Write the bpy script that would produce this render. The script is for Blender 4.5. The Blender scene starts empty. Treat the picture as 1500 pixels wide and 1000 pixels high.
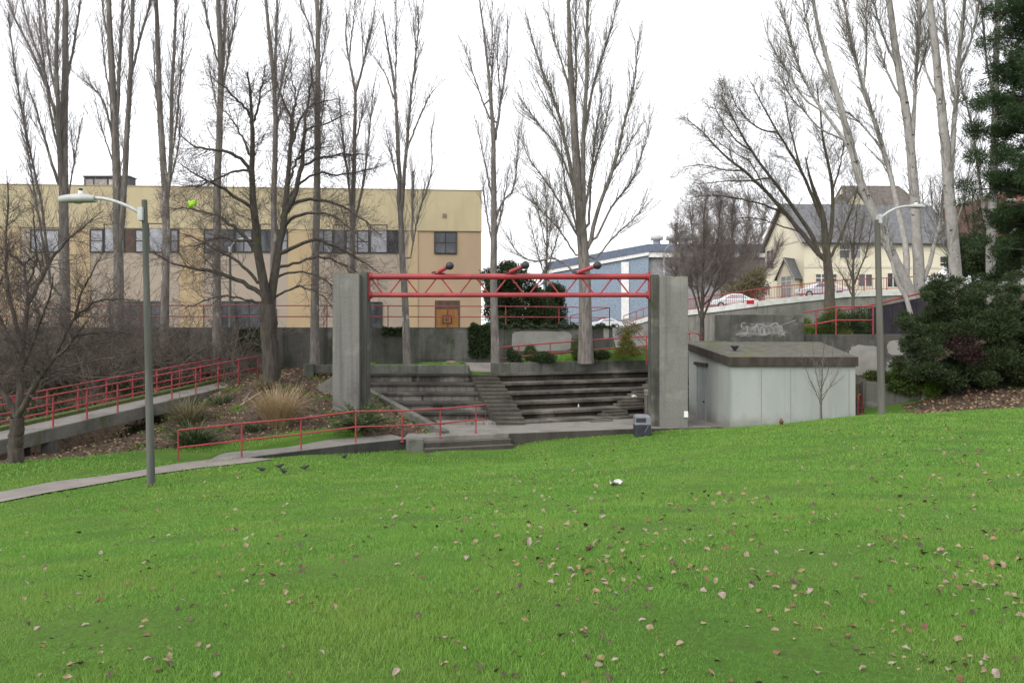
import bpy, math, random
import numpy as np
from mathutils import Vector
R = math.radians
rng = np.random.default_rng(11)
random.seed(5)
SC = bpy.context.scene
COL = SC.collection
FPX = 1200.0            # focal length in pixels of the 1500 px wide photograph
HZ = 480.0              # row of the horizon in the photograph

def P(px, py, Y):
    return np.array([(px-750.0)/FPX*Y, Y, (HZ-py)/FPX*Y])
def PX(px, Y): return (px-750.0)/FPX*Y
def PZ(py, Y): return (HZ-py)/FPX*Y

# ------------------------------------------------------------------ materials
class NT:
    def __init__(s, name, rough=0.85, spec=0.3):
        s.m = bpy.data.materials.new(name); s.m.use_nodes = True
        s.t = s.m.node_tree; s.b = s.t.nodes['Principled BSDF']
        s.b.inputs['Roughness'].default_value = rough
        s.b.inputs['Specular IOR Level'].default_value = spec
        g = s.t.nodes.new('ShaderNodeNewGeometry'); s.pos = g.outputs['Position']
    def n(s, t, **k):
        x = s.t.nodes.new(t)
        for a, v in k.items(): setattr(x, a, v)
        return x
    def l(s, a, b): s.t.links.new(a, b)
    def vec(s, sc):
        m = s.n('ShaderNodeMapping'); m.inputs['Scale'].default_value = sc if hasattr(sc, '__len__') else (sc, sc, sc)
        s.l(s.pos, m.inputs[0]); return m.outputs[0]
    def noise(s, sc, detail=4, rough=0.55):
        x = s.n('ShaderNodeTexNoise'); x.inputs['Scale'].default_value = 1.0
        x.inputs['Detail'].default_value = detail; x.inputs['Roughness'].default_value = rough
        s.l(s.vec(sc), x.inputs['Vector']); return x.outputs['Fac']
    def ramp(s, fac, lo, hi):
        x = s.n('ShaderNodeMapRange', interpolation_type='SMOOTHSTEP')
        x.inputs['From Min'].default_value = lo; x.inputs['From Max'].default_value = hi
        s.l(fac, x.inputs['Value']); return x.outputs['Result']
    def math(s, op, a, b=None):
        x = s.n('ShaderNodeMath', operation=op)
        for i, v in enumerate((a, b)):
            if v is None: continue
            if isinstance(v, (int, float)): x.inputs[i].default_value = v
            else: s.l(v, x.inputs[i])
        return x.outputs[0]
    def mix(s, fac, a, b, mode='MIX'):
        x = s.n('ShaderNodeMix', data_type='RGBA', blend_type=mode)
        for i, v in ((0, fac), (6, a), (7, b)):
            if isinstance(v, (int, float)): x.inputs[i].default_value = v
            elif isinstance(v, tuple): x.inputs[i].default_value = (*v[:3], 1)
            else: s.l(v, x.inputs[i])
        return x.outputs[2]
    def attr(s, name):
        x = s.n('ShaderNodeAttribute', attribute_name=name); return x.outputs['Fac']
    def col(s, c):
        if isinstance(c, tuple): s.b.inputs['Base Color'].default_value = (*c[:3], 1)
        else: s.l(c, s.b.inputs['Base Color'])
    def bump(s, h, dist=0.01, strength=0.6):
        x = s.n('ShaderNodeBump'); x.inputs['Distance'].default_value = dist; x.inputs['Strength'].default_value = strength
        s.l(h, x.inputs['Height']); s.l(x.outputs[0], s.b.inputs['Normal'])

MATS = {}
def two(name, a, b, sc=3.0, rough=0.85, lo=0.35, hi=0.65, spec=0.3, bump=0.0, bsc=None, c=None, csc=20, clo=.55, chi=.75):
    if name in MATS: return MATS[name]
    t = NT(name, rough, spec)
    nz = t.noise(sc, 5)
    k = t.mix(t.ramp(nz, lo, hi), a, b)
    if c: k = t.mix(t.ramp(t.noise(csc, 4), clo, chi), k, c)
    t.col(k)
    if bump: t.bump(t.noise(bsc or 30, 5), bump)
    MATS[name] = t.m; return t.m

def concrete(name, base, dark, moss=None, streak=0.6, light=None, seam=1.22, mossamt=(.55, .75), blot=(.45, .7)):
    t = NT(name, 0.9, 0.2)
    fine = t.noise(14, 6, .7)
    k = t.mix(t.ramp(fine, .25, .75), tuple(x*.82 for x in base), tuple(x*1.12 for x in base))
    if light: k = t.mix(t.ramp(t.noise((.55, .55, .8), 4), .55, .68), k, light)
    k = t.mix(t.math('MULTIPLY', t.ramp(t.noise((.7, .7, .5), 6, .65), *blot), .75), k, dark)
    st = t.ramp(t.noise((3.2, 3.2, .13), 5, .6), .48, .72)
    k = t.mix(t.math('MULTIPLY', st, streak), k, dark)
    if moss: k = t.mix(t.ramp(t.noise((1.3, 1.3, 1.0), 5, .65), *mossamt), k, moss)
    if seam:
        sx = t.n('ShaderNodeSeparateXYZ'); t.l(t.pos, sx.inputs[0])
        fr = t.math('FRACT', t.math('DIVIDE', sx.outputs[2], seam))
        sm = t.math('LESS_THAN', fr, .014)
        k = t.mix(t.math('MULTIPLY', sm, .22), k, dark)
    t.col(k)
    t.bump(t.noise(22, 6, .7), .012, .7)
    MATS[name] = t.m; return t.m

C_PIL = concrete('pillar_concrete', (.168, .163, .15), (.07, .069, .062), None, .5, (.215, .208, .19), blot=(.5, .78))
C_WALL = concrete('retaining_concrete', (.13, .127, .114), (.045, .047, .038), (.045, .055, .03), .7, (.2, .195, .178))
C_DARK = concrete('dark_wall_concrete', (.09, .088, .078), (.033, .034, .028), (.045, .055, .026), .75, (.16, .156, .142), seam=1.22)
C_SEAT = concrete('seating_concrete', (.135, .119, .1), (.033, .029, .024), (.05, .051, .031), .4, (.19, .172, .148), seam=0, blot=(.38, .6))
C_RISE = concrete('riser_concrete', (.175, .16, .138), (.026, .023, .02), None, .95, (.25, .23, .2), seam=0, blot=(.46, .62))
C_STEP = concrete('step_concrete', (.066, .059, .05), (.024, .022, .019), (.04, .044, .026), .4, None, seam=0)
C_BLACK = concrete('near_black_concrete', (.05, .048, .043), (.022, .022, .02), None, .6, None, seam=0)  # near-black side of the lower ramp, far darker than its slab
C_RISE2 = concrete('shade_toned_riser_concrete', (.055, .047, .04), (.018, .016, .014), None, .7, (.14, .13, .115), seam=0, blot=(.42, .6))  # shade of the recess under the seat overhang put into the riser colour
C_STAGE = concrete('stage_concrete', (.19, .178, .16), (.085, .08, .072), None, .3, None, seam=0)
C_SIDE = concrete('ramp_concrete', (.135, .13, .112), (.045, .045, .036), (.06, .075, .035), .5, None, seam=0)
C_STREET = concrete('street_wall_concrete', (.22, .215, .195), (.10, .10, .088), (.12, .13, .08), .6, None, seam=0)
C_CURB = two('curb_paint', (.62, .62, .6), (.5, .5, .47), 2)
C_PATCH = two('paint_patch', (.29, .28, .26), (.22, .215, .195), 1.4, lo=.3, hi=.7)
MOSS = two('moss', (.05, .075, .015), (.09, .11, .03), 9, bump=.02, bsc=40)
RED = two('red_paint', (.32, .036, .044), (.24, .03, .034), 1.6, rough=.5, spec=.45, c=(.13, .035, .025), csc=7, clo=.6, chi=.7)
REDF = two('faded_red_paint', (.40, .07, .075), (.30, .05, .05), 3, rough=.6, spec=.4)
BLACK = two('black_metal', (.018, .019, .02), (.03, .031, .032), 8, rough=.5, spec=.4)
GALV = two('galvanised_steel', (.42, .43, .43), (.32, .33, .33), 6, rough=.45, spec=.5)
POLE = two('weathered_pole', (.105, .108, .096), (.066, .071, .06), (5, 5, .6), rough=.85, bump=.008, bsc=(25, 25, 2))
POLE2 = two('grey_pole', (.115, .11, .097), (.078, .076, .066), (6, 6, .5), rough=.85, bump=.008, bsc=(25, 25, 2))
GLASSW = None
def glass(name, a, b):
    t = NT(name, .08, .6)
    t.col(t.mix(t.ramp(t.noise((.9, .9, .7), 4), .4, .62), a, b)); MATS[name] = t.m; return t.m
GL_L = glass('window_pale_blind', (.22, .225, .25), (.30, .30, .32))
GL_D = glass('window_dark', (.02, .022, .026), (.06, .065, .07))
GL_G = glass('window_grey', (.10, .10, .11), (.20, .2, .21))
FRAME = two('dark_frame', (.02, .02, .022), (.03, .03, .03), 5, rough=.5)
WHITE = two('white_paint', (.72, .72, .7), (.62, .62, .6), 3, rough=.6)
PAPER = two('dull_paper', (.5, .49, .47), (.42, .41, .4), 9)
PAV = two('path_concrete', (.215, .19, .17), (.165, .147, .13), 1.1, c=(.125, .108, .094), csc=7, bump=.006, bsc=35)

def bark(name, a, b, sc=(9, 9, 1.6), c=None, csc=4, clo=.5, chi=.6, bm=.02):
    t = NT(name, .9, .2)
    k = t.mix(t.ramp(t.noise(sc, 5, .65), .35, .65), a, b)
    if c: k = t.mix(t.ramp(t.noise(csc, 4), clo, chi), k, c)
    t.col(k); t.bump(t.noise((28, 28, 4), 5, .7), bm); MATS[name] = t.m; return t.m
BK_POP = bark('poplar_bark', (.185, .165, .15), (.105, .092, .082), c=(.34, .32, .29), csc=(2.2, 2.2, .8), clo=.62, chi=.7)
BK_POPW = bark('pale_poplar_bark', (.36, .34, .32), (.27, .255, .235), (6, 6, 3), c=(.05, .045, .04), csc=(3, 3, 5), clo=.64, chi=.68)
BK_GRN = bark('mossy_bark', (.115, .10, .082), (.07, .062, .048), c=(.095, .10, .042), csc=2.5, clo=.56, chi=.72)
BK_DRK = bark('dark_bark', (.085, .07, .058), (.045, .037, .031))
TW_POP = two('poplar_twig', (.21, .185, .175), (.15, .13, .125), 5)
TW_GRN = two('twig_olive', (.17, .155, .125), (.115, .105, .085), 5)
TW_DRK = two('twig_dark', (.10, .08, .07), (.06, .048, .043), 5)
TW_BRM = two('bramble_twig', (.18, .145, .122), (.10, .08, .068), 2)
TW_HAZ = two('hazy_twig', (.24, .20, .18), (.17, .145, .13), 3)

def leafmat(name, a, b, c=None, trans=.25, cl=.55, ch=.75, csc=1.2):
    t = NT(name, .6, .3)
    k = t.mix(t.attr('tint'), a, b)
    if c: k = t.mix(t.ramp(t.noise(csc, 3), cl, ch), k, c)
    t.col(k)
    tr = t.n('ShaderNodeBsdfTranslucent'); t.l(k if not isinstance(k, tuple) else k, tr.inputs[0])
    mx = t.n('ShaderNodeMixShader'); mx.inputs[0].default_value = trans
    t.l(t.b.outputs[0], mx.inputs[1]); t.l(tr.outputs[0], mx.inputs[2])
    t.l(mx.outputs[0], t.t.nodes['Material Output'].inputs[0]); MATS[name] = t.m; return t.m
LF_PINE = leafmat('pine_needles', (.016, .034, .012), (.045, .08, .022), trans=.15)
LF_SHR = leafmat('dark_shrub_leaves', (.018, .03, .012), (.05, .075, .022), trans=.15)
LF_CON = leafmat('clipped_conifer_leaves', (.035, .06, .012), (.085, .125, .025))
LF_YEL = leafmat('golden_conifer_leaves', (.055, .07, .015), (.19, .165, .03))
LF_IVY = leafmat('ivy_leaves', (.02, .038, .014), (.055, .08, .028))
LF_FERN = leafmat('fern_fronds', (.035, .055, .02), (.09, .12, .05))
LF_DRY = leafmat('dry_grass', (.26, .185, .10), (.42, .32, .19))
LF_OLV = leafmat('olive_grass', (.09, .085, .04), (.20, .17, .085))
LF_WEED = leafmat('weed_leaves', (.06, .12, .015), (.14, .21, .03))
LF_LAU = leafmat('laurel_leaves', (.02, .035, .013), (.06, .08, .03))

# ------------------------------------------------------------------ mesh helpers
def link(name, me, m=None, parent=None):
    o = bpy.data.objects.new(name, me); COL.objects.link(o)
    if m is not None: me.materials.append(m)
    if parent is not None:
        o.parent = parent
        o.location = -parent.location if parent.parent is None else (0, 0, 0)
    return o

def np_mesh(name, V, quads=None, tris=None, smooth=False, tint=None):
    me = bpy.data.meshes.new(name)
    V = np.asarray(V, dtype=np.float32).reshape(-1, 3)
    me.vertices.add(len(V)); me.vertices.foreach_set('co', V.ravel())
    parts, tot = [], []
    for F, k in ((quads, 4), (tris, 3)):
        if F is not None and len(F):
            F = np.asarray(F, dtype=np.int32); parts.append(F.ravel()); tot.append(np.full(len(F), k, np.int32))
    L = np.concatenate(parts); T = np.concatenate(tot)
    me.loops.add(len(L)); me.loops.foreach_set('vertex_index', L)
    me.polygons.add(len(T))
    me.polygons.foreach_set('loop_start', np.concatenate([[0], np.cumsum(T)[:-1]]).astype(np.int32))
    me.polygons.foreach_set('loop_total', T)
    if smooth: me.polygons.foreach_set('use_smooth', np.ones(len(T), bool))
    me.update(calc_edges=True)
    if tint is not None:
        a = me.attributes.new('tint', 'FLOAT', 'POINT'); a.data.foreach_set('value', np.asarray(tint, np.float32))
    return me

class MB:
    """collects simple solids into one mesh, vertices in world space"""
    def __init__(s): s.v = []; s.f = []; s.sm = []
    def add(s, V, F, smooth=False):
        b = len(s.v); s.v += [tuple(map(float, p)) for p in V]; s.f += [tuple(i+b for i in f) for f in F]; s.sm += [smooth]*len(F)
    def box(s, x0, x1, y0, y1, z0, z1):
        s.prism([(x0, y0), (x1, y0), (x1, y1), (x0, y1)], z0, z1); return s
    def prism(s, poly, z0, z1):
        """poly plan points counter-clockwise; z0/z1 numbers or lists"""
        n = len(poly)
        a = z0 if hasattr(z0, '__len__') else [z0]*n
        b = z1 if hasattr(z1, '__len__') else [z1]*n
        V = [(p[0], p[1], a[i]) for i, p in enumerate(poly)]+[(p[0], p[1], b[i]) for i, p in enumerate(poly)]
        F = [tuple(range(n-1, -1, -1)), tuple(range(n, 2*n))]+[(i, (i+1) % n, n+(i+1) % n, n+i) for i in range(n)]
        s.add(V, F); return s
    def wall(s, p, q, th, z0, z1):
        """vertical wall from plan p to q, thickness th to the far side; z0,z1 scalars or pairs (at p, at q)"""
        p = np.array(p[:2], float); q = np.array(q[:2], float); d = q-p; n = np.array([-d[1], d[0]])/np.hypot(*d)*th
        a = z0 if hasattr(z0, '__len__') else (z0, z0); b = z1 if hasattr(z1, '__len__') else (z1, z1)
        s.prism([p, q, q+n, p+n], [a[0], a[1], a[1], a[0]], [b[0], b[1], b[1], b[0]]); return s
    def tube(s, pts, r, n=8, cap=True):
        pts = [np.array(p, float) for p in pts]; m = len(pts)
        rr = r if hasattr(r, '__len__') else [r]*m
        V = []; ref = None
        for i, p in enumerate(pts):
            t = pts[min(i+1, m-1)]-pts[max(i-1, 0)]; t = t/np.linalg.norm(t)
            if ref is None: ref = np.array([0, 0, 1.]) if abs(t[2]) < .9 else np.array([1., 0, 0])
            u = np.cross(t, ref); u /= np.linalg.norm(u); w = np.cross(t, u)
            V += [p+rr[i]*(math.cos(2*math.pi*k/n)*u+math.sin(2*math.pi*k/n)*w) for k in range(n)]
        F = [(i*n+k, (i+1)*n+k, (i+1)*n+(k+1) % n, i*n+(k+1) % n) for i in range(m-1) for k in range(n)]
        b = len(s.v); s.add(V, F, True)
        if cap: s.add(V[:n], [tuple(range(n))]); s.add(V[-n:], [tuple(range(n-1, -1, -1))])
        return s
    def lathe(s, c, prof, n=16):
        V = []
        for r, z in prof: V += [(c[0]+r*math.cos(2*math.pi*k/n), c[1]+r*math.sin(2*math.pi*k/n), c[2]+z) for k in range(n)]
        m = len(prof)
        F = [(i*n+k, i*n+(k+1) % n, (i+1)*n+(k+1) % n, (i+1)*n+k) for i in range(m-1) for k in range(n)]
        s.add(V, F, True); s.add(V[:n], [tuple(range(n-1, -1, -1))]); s.add(V[-n:], [tuple(range(n))]); return s
    def ball(s, c, r, nu=16, nv=10, sq=(1, 1, 1)):
        prof = [(r*math.sin(math.pi*(j+.02)/(nv-1+.04)), -r*math.cos(math.pi*(j+.02)/(nv-1+.04))) for j in range(nv)]
        V = []
        for rr, z in prof: V += [(c[0]+sq[0]*rr*math.cos(2*math.pi*k/nu), c[1]+sq[1]*rr*math.sin(2*math.pi*k/nu), c[2]+sq[2]*z) for k in range(nu)]
        F = [(i*nu+k, i*nu+(k+1) % nu, (i+1)*nu+(k+1) % nu, (i+1)*nu+k) for i in range(nv-1) for k in range(nu)]
        s.add(V, F, True); return s
    def build(s, name, m, parent=None, bevel=0):
        me = bpy.data.meshes.new(name); me.from_pydata(s.v, [], s.f); me.update()
        me.polygons.foreach_set('use_smooth', s.sm)
        o = link(name, me, m, parent)
        if bevel:
            b = o.modifiers.new('bevel', 'BEVEL'); b.width = bevel; b.segments = 2; b.limit_method = 'ANGLE'; b.angle_limit = R(40)
        return o

def tag(o, label=None, cat=None, group=None, kind=None):
    if label: o['label'] = label
    if cat: o['category'] = cat
    if group: o['group'] = group
    if kind: o['kind'] = kind
    return o
def thing(name, label, cat, loc=(0, 0, 0), group=None):
    o = bpy.data.objects.new(name, None); COL.objects.link(o); o.location = tuple(map(float, loc)); o.empty_display_size = .3
    return tag(o, label, cat, group)

class Tubes:
    """many branches at once: arrays of polylines grouped by point count and side count"""
    def __init__(s): s.g = {}
    def add(s, Pts, Rad, sides):
        if len(Pts) == 0: return
        s.g.setdefault((Pts.shape[1], sides), []).append((Pts, Rad))
    def mesh(s, name):
        Vs, Fs, base = [], [], 0
        for (n, k), L in s.g.items():
            Pt = np.concatenate([a for a, _ in L]); Ra = np.concatenate([b for _, b in L]); N = len(Pt)
            T = np.empty_like(Pt); T[:, 1:-1] = Pt[:, 2:]-Pt[:, :-2]; T[:, 0] = Pt[:, 1]-Pt[:, 0]; T[:, -1] = Pt[:, -1]-Pt[:, -2]
            T /= np.linalg.norm(T, axis=2, keepdims=True)+1e-9
            m = Pt[:, -1]-Pt[:, 0]; ax = np.argmin(np.abs(m), axis=1); ref = np.eye(3)[ax][:, None, :]
            U = np.cross(T, np.broadcast_to(ref, T.shape)); U /= np.linalg.norm(U, axis=2, keepdims=True)+1e-9
            W = np.cross(T, U)
            a = np.arange(k)*2*np.pi/k
            ring = Pt[:, :, None, :]+Ra[:, :, None, None]*(np.cos(a)[None, None, :, None]*U[:, :, None, :]+np.sin(a)[None, None, :, None]*W[:, :, None, :])
            Vs.append(ring.reshape(-1, 3))
            i = np.arange(N)[:, None, None]*n*k+np.arange(n-1)[None, :, None]*k; q = np.arange(k)[None, None, :]; q2 = (q+1) % k
            F = np.stack([i+q, i+q2, i+k+q2, i+k+q], axis=-1).reshape(-1, 4)+base
            Fs.append(F); base += N*n*k
        return np_mesh(name, np.concatenate(Vs), np.concatenate(Fs), smooth=True)

def unit(v): return v/(np.linalg.norm(v, axis=-1, keepdims=True)+1e-9)
UP = np.array([0, 0, 1.])
def grow(S, D, L, nseg, trop, wig):
    pts = [S]; D = unit(D); trop = np.asarray(trop).reshape(-1, 1) if hasattr(trop, '__len__') else trop
    for k in range(nseg):
        D = unit(D+trop*UP/nseg+rng.normal(size=D.shape)*wig)
        S = S+D*(L/nseg)[:, None]; pts.append(S)
    return np.stack(pts, axis=1)
def spawn(Pt, Ra, count, tlo, thi, alo, ahi, llo, lhi, nseg, trop, wig, rratio=.55, rmin=.004, fall=.5, rmax=9., flat=0.):
    """children of every branch in Pt; count per branch (array or number)"""
    N, n, _ = Pt.shape
    cnt = (np.full(N, count) if not hasattr(count, '__len__') else np.asarray(count)).astype(int)
    idx = np.repeat(np.arange(N), cnt); M = len(idx)
    if M == 0: return np.zeros((0, nseg+1, 3)), np.zeros((0, nseg+1))
    t = rng.uniform(tlo, thi, M); f = t*(n-1); i = np.minimum(f.astype(int), n-2); w = (f-i)[:, None]
    S = Pt[idx, i]*(1-w)+Pt[idx, i+1]*w; r = Ra[idx, i]*(1-w[:, 0])+Ra[idx, i+1]*w[:, 0]
    T = unit(Pt[idx, i+1]-Pt[idx, i])
    az = rng.normal(size=(M, 3)); az[:, 2] *= (1-flat); az -= (az*T).sum(1, keepdims=True)*T; az = unit(az)
    an = rng.uniform(alo, ahi, M)[:, None]
    D = np.cos(an)*T+np.sin(an)*az
    L = rng.uniform(llo, lhi, M)*(1-fall*t)
    C = grow(S, D, L, nseg, trop, wig)
    r0 = np.clip(np.minimum(r*rratio, rmax), rmin, None)
    rad = r0[:, None]*np.linspace(1, .35, nseg+1)[None]
    return C, np.maximum(rad, rmin*.6)

def smooth_px(pts, it=2):
    p = np.array(pts, float)
    for _ in range(it):
        q = [p[0]]
        for a, b in zip(p[:-1], p[1:]): q += [a*.75+b*.25, a*.25+b*.75]
        q.append(p[-1]); p = np.array(q)
    return p
def resample(p, n):
    d = np.concatenate([[0], np.cumsum(np.linalg.norm(np.diff(p, axis=0), axis=1))]); t = np.linspace(0, d[-1], n)
    return np.stack([np.interp(t, d, p[:, j]) for j in range(p.shape[1])], axis=1), d[-1]

def trace(limbs, Y, spread=.3, n=18, jit=.35):
    """limbs: [(pixel polyline, width0, width1)] seen in the photograph; depth starts at the parent limb and drifts"""
    placed = []; out = []
    for k, (pts, w0, w1) in enumerate(limbs):
        p, ln = resample(smooth_px(pts), n)
        p[1:-1] += rng.normal(size=(n-2, 2))*jit
        if k == 0: d = Y+np.linspace(0, rng.uniform(-.3, .3), n)
        else:
            A = np.concatenate(placed); j = np.argmin(((A[:, :2]-p[0])**2).sum(1)); 
            if ((A[j, :2]-p[0])**2).sum() < 500: p[0] = A[j, :2]
            lw = ln/FPX*Y
            d = A[j, 2]+np.linspace(0, 1, n)**1.15*rng.uniform(-1, 1)*spread*lw
        placed.append(np.column_stack([p, d]))
        W = np.stack([(p[:, 0]-750)/FPX*d, d, (HZ-p[:, 1])/FPX*d], axis=1)
        rad = np.linspace(1, 0, n)**.9*(w0-w1)+w1
        out.append((W, rad*.5/FPX*Y))
    return out
def lens(Pt): return np.linalg.norm(np.diff(Pt, axis=1), axis=2).sum(1)

def cards(C, D, L, W, tint, bend=.0, cross=False):
    """leaf-like quads: centre base C, direction D, length L, width W"""
    N = len(C); D = unit(D); s = unit(np.cross(D, rng.normal(size=(N, 3))))
    L = L[:, None]; W = W[:, None]
    m = C+D*L*.5; tip = C+D*L
    V = np.stack([C, m+s*W*.5, tip, m-s*W*.5], axis=1).reshape(-1, 3)
    q = np.arange(N)[:, None]*4+np.arange(4)[None]
    return V, q, np.repeat(tint, 4)
# ------------------------------------------------------------------ terrain
CP = [(0, 0, -1.6), (-2.2, 3.7, -1.66), (2.2, 3.7, -1.56), (0, -8, -1.1), (-14, -6, -1.9), (14, -6, -.8), (0, 12, -2.6), (-7, 11, -2.95), (9, 13, -2.3),
      (-14, 8, -3.1), (14, 10, -1.9), (0, 21, -3.6), (8, 23, -3.05), (14, 20, -2.6), (22, 18, -2.2), (-22, 14, -3.8), (30, 10, -1.4), (-35, 0, -3),
      (-35, 25, -4.2), (35, 25, -2.3), (-5, 20.5, -3.72)]
for px, py, Y in [(213, 713, 20), (0, 738, 17.5), (354, 673, 26), (600, 660, 29.6), (745, 655.5, 31.1), (930, 637, 32.4), (1070, 627, 32.2), (1254, 610, 30.6),
                  (1291, 607.5, 29.5), (1500, 598, 29), (0, 690, 23), (22, 681, 24), (100, 652, 29), (200, 660, 27), (300, 654, 27.8), (420, 634, 29.5), (500, 627, 30.3),
                  (590, 642, 30), (400, 560, 35), (300, 600, 33), (440, 600, 32.5), (515, 604, 33), (300, 560, 38), (300, 535, 40), (100, 570, 36), (0, 580, 35),
                  (480, 562, 36.5), (-150, 560, 36), (540, 532, 39.8), (380, 552, 38), (1400, 591, 32.5), (1500, 574, 33), (1330, 606, 33.2), (1290, 606, 33.6), (1040, 628.5, 33.0), (1058, 628, 33.6), (1062, 627, 34.5), (180, 618, 33), (450, 668.5, 26.3), (521, 664, 27.6), (400, 671.5, 25.6), (780, 647.5, 31.3), (850, 641.5, 31.8), (900, 637.5, 32.2), (960, 633, 32.4), (1010, 629.5, 32.5), (640, 658.5, 29.6), (690, 657, 30.1), (740, 655, 30.7), (60, 669, 26.3), (130, 664.5, 27.3), (562, 634, 30.6), (548, 624, 31.6), (600, 640, 30.2)]:
    p = P(px, py, Y); CP.append(tuple(p))
CP += [(-8, 40, -1.85), (-4, 40.5, -1.75), (-1, 39.5, -1.9), (-20, 39.5, -1.9), (0, 42, -1.7), (3, 41, -1.45), (6, 41, -1.25), (8, 43, -1.1), (-30, 40, -2), (-45, 35, -3),
       (22, 38, -1.6), (23, 45, .2), (32, 45, 1.2), (30, 60, 2.0), (17, 46, -.4), (12, 46, -1.0), (14, 60, -1.2), (20, 62, .2), (40, 35, -.5), (3, 50, -1.2), (45, 60, 2.5)]
CP = np.array(CP)
def _U(r2): return np.where(r2 > 1e-12, r2*np.log(r2+1e-12), 0)
_n = len(CP)
_K = _U(((CP[:, None, :2]-CP[None, :, :2])**2).sum(-1))+np.eye(_n)*.35
_A = np.zeros((_n+3, _n+3)); _A[:_n, :_n] = _K; _A[:_n, _n] = 1; _A[:_n, _n+1:] = CP[:, :2]; _A[_n:, :_n] = _A[:_n, _n:].T
_w = np.linalg.solve(_A, np.concatenate([CP[:, 2], np.zeros(3)]))
def tps(x, y):
    x = np.atleast_1d(np.asarray(x, float)); y = np.atleast_1d(np.asarray(y, float)); sh = x.shape; x = x.ravel(); y = y.ravel()
    out = np.empty(len(x))
    for a in range(0, len(x), 20000):
        q = slice(a, a+20000)
        out[q] = _U((x[q, None]-CP[None, :, 0])**2+(y[q, None]-CP[None, :, 1])**2)@_w[:_n]+_w[_n]+_w[_n+1]*x[q]+_w[_n+2]*y[q]
    return out.reshape(sh)

# plan of the amphitheatre
ZS = -4.0
def stage_edge(x): return np.interp(x, [-3.95, -.13, 4.9, 8.6], [29.8, 31.15, 32.65, 33.4])
def wing_x(y): return np.interp(y, [31.0, 38.6], [-2.75, -8.3])
RA = R(24.0); RU = np.array([math.cos(RA), math.sin(RA)]); RV = np.array([-RU[1], RU[0]])
KY = [34.0+.9*k for k in range(6)]
KZ = [-(p-480)/FPX*Y for p, Y in zip([617.5, 603.5, 589.3, 575, 561, 547], KY)]
LX = [PX(p, Y) for p, Y in zip([729, 716, 709, 702.5, 696, 690], KY)]
RA0 = [np.array([PX(p, Y), Y]) for p, Y in zip([766, 758.5, 750.5, 743, 735, 726.5], KY)]
PAR_R = RA0[5]+RV*.35
WALLP = [(-60, 38.2), (-25, 39.5), (-7.05, 40.3), (-1.05, 41.5), (5.4, 44.0)]
def wall_y(x): return np.interp(x, [p[0] for p in WALLP], [p[1] for p in WALLP])
CURB = [(914, 476, 96), (955, 463, 85), (1005, 455.5, 76), (1050, 450, 73), (1110, 442, 70), (1134, 439, 70), (1240, 428, 70), (1323, 425, 68), (1420, 421, 66), (1600, 415, 64)]
CURBP = [P(a, b, c) for a, b, c in CURB]
def curb_y(x): return np.interp(x, [p[0] for p in CURBP], [p[1] for p in CURBP])
def curb_z(x): return np.interp(x, [p[0] for p in CURBP], [p[2] for p in CURBP])

RMA = P(0, 644, 26.0); RMB = P(372, 557, 38.2); RMD = (RMB-RMA)[:2]/np.linalg.norm((RMB-RMA)[:2])
RFX = [-9.9, -8.58, -7.1, -5.42, -3.77]; RFY = [25.4, 26.0, 27.6, 28.4, 29.6]
def H(x, y):
    x = np.atleast_1d(np.asarray(x, float)); y = np.atleast_1d(np.asarray(y, float))
    z = tps(x, y)
    rq = (x-RMA[0])*RMD[0]+(y-RMA[1])*RMD[1]; ro = -(x-RMA[0])*RMD[1]+(y-RMA[1])*RMD[0]
    under = (rq > -6) & (rq < 9.6) & (ro > -.25) & (ro < 1.75); z = np.where(under, np.minimum(z, RMA[2]+.0841*rq-.46-np.interp(rq, [-6, 5.5, 9.6], [1.15, .8, .0])), z)
    # amphitheatre bowl (under the concrete)
    rd = (x-PAR_R[0])*RV[0]+(y-PAR_R[1])*RV[1]      # distance behind the right-hand parapet line
    behind = np.where(x < -1.5, y > 39.0, np.where(x < -.3, y > 38.9, rd > .12))
    bowl = (x > wing_x(y)+.12) & (x < 9.4) & (y > stage_edge(x)+.25) & ~behind & (y < 43)
    z = np.where(bowl, -5.2, z)
    terr = (x > -8.3) & (x < 9.5) & behind & (y > 38.0) & (y < 46)
    zt = -1.76+np.clip(x+.3, 0, 9)*.07+np.clip(y-40.5, 0, 3)*.06
    zt = np.where((x > -2.4) & (x < -.2), np.interp(y, [38.9, 40.3], [-2.15, -1.76]), zt)
    z = np.where(terr, zt, z)
    # planters on the right
    r1 = (x > 14.75) & (x < 21) & (y > 35.15) & (y < 41.2); z = np.where(r1, np.maximum(-2.45, z*0-2.45), z)
    r2 = (x > 13.0) & (x < 21) & (y > 41.2) & (y < 45.5); z = np.where(r2, -.5, z)
    # plaza behind the long wall, street behind the street wall
    z = np.where((x < 5.4) & (y > wall_y(x)+.45), -.06, z)
    ramp = (x > -9.4) & (x < -3.6) & (y > np.interp(x, RFX, RFY)+.3) & (y < np.interp(x, RFX, RFY)+1.6); z = np.where(ramp, np.minimum(z, -4.7), z)
    lowf = (x > -8.6) & (x < -3.6) & (y > np.interp(x, RFX, RFY)-1.5) & (y <= np.interp(x, RFX, RFY)+.3); z = np.where(lowf, np.minimum(z, np.interp(x, [-8.6, -5.4, -3.6], [-4.2, -4.36, -4.42])), z)
    mid = (x > 5.3) & (x < 30) & (y > 45.6) & (y <= curb_y(x)+1.3); z = np.where(mid, np.minimum(z, np.interp(x, [17, 24, 30], [-1.35, -.6, 1.0])), z)
    st = (y > curb_y(x)+1.3) & (x > 13); z = np.where(st, curb_z(x)-.15, z)
    z = np.where((x >= 5.4) & (x <= 13) & (y > 60), np.minimum(z, -.3), z)
    return z
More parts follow.
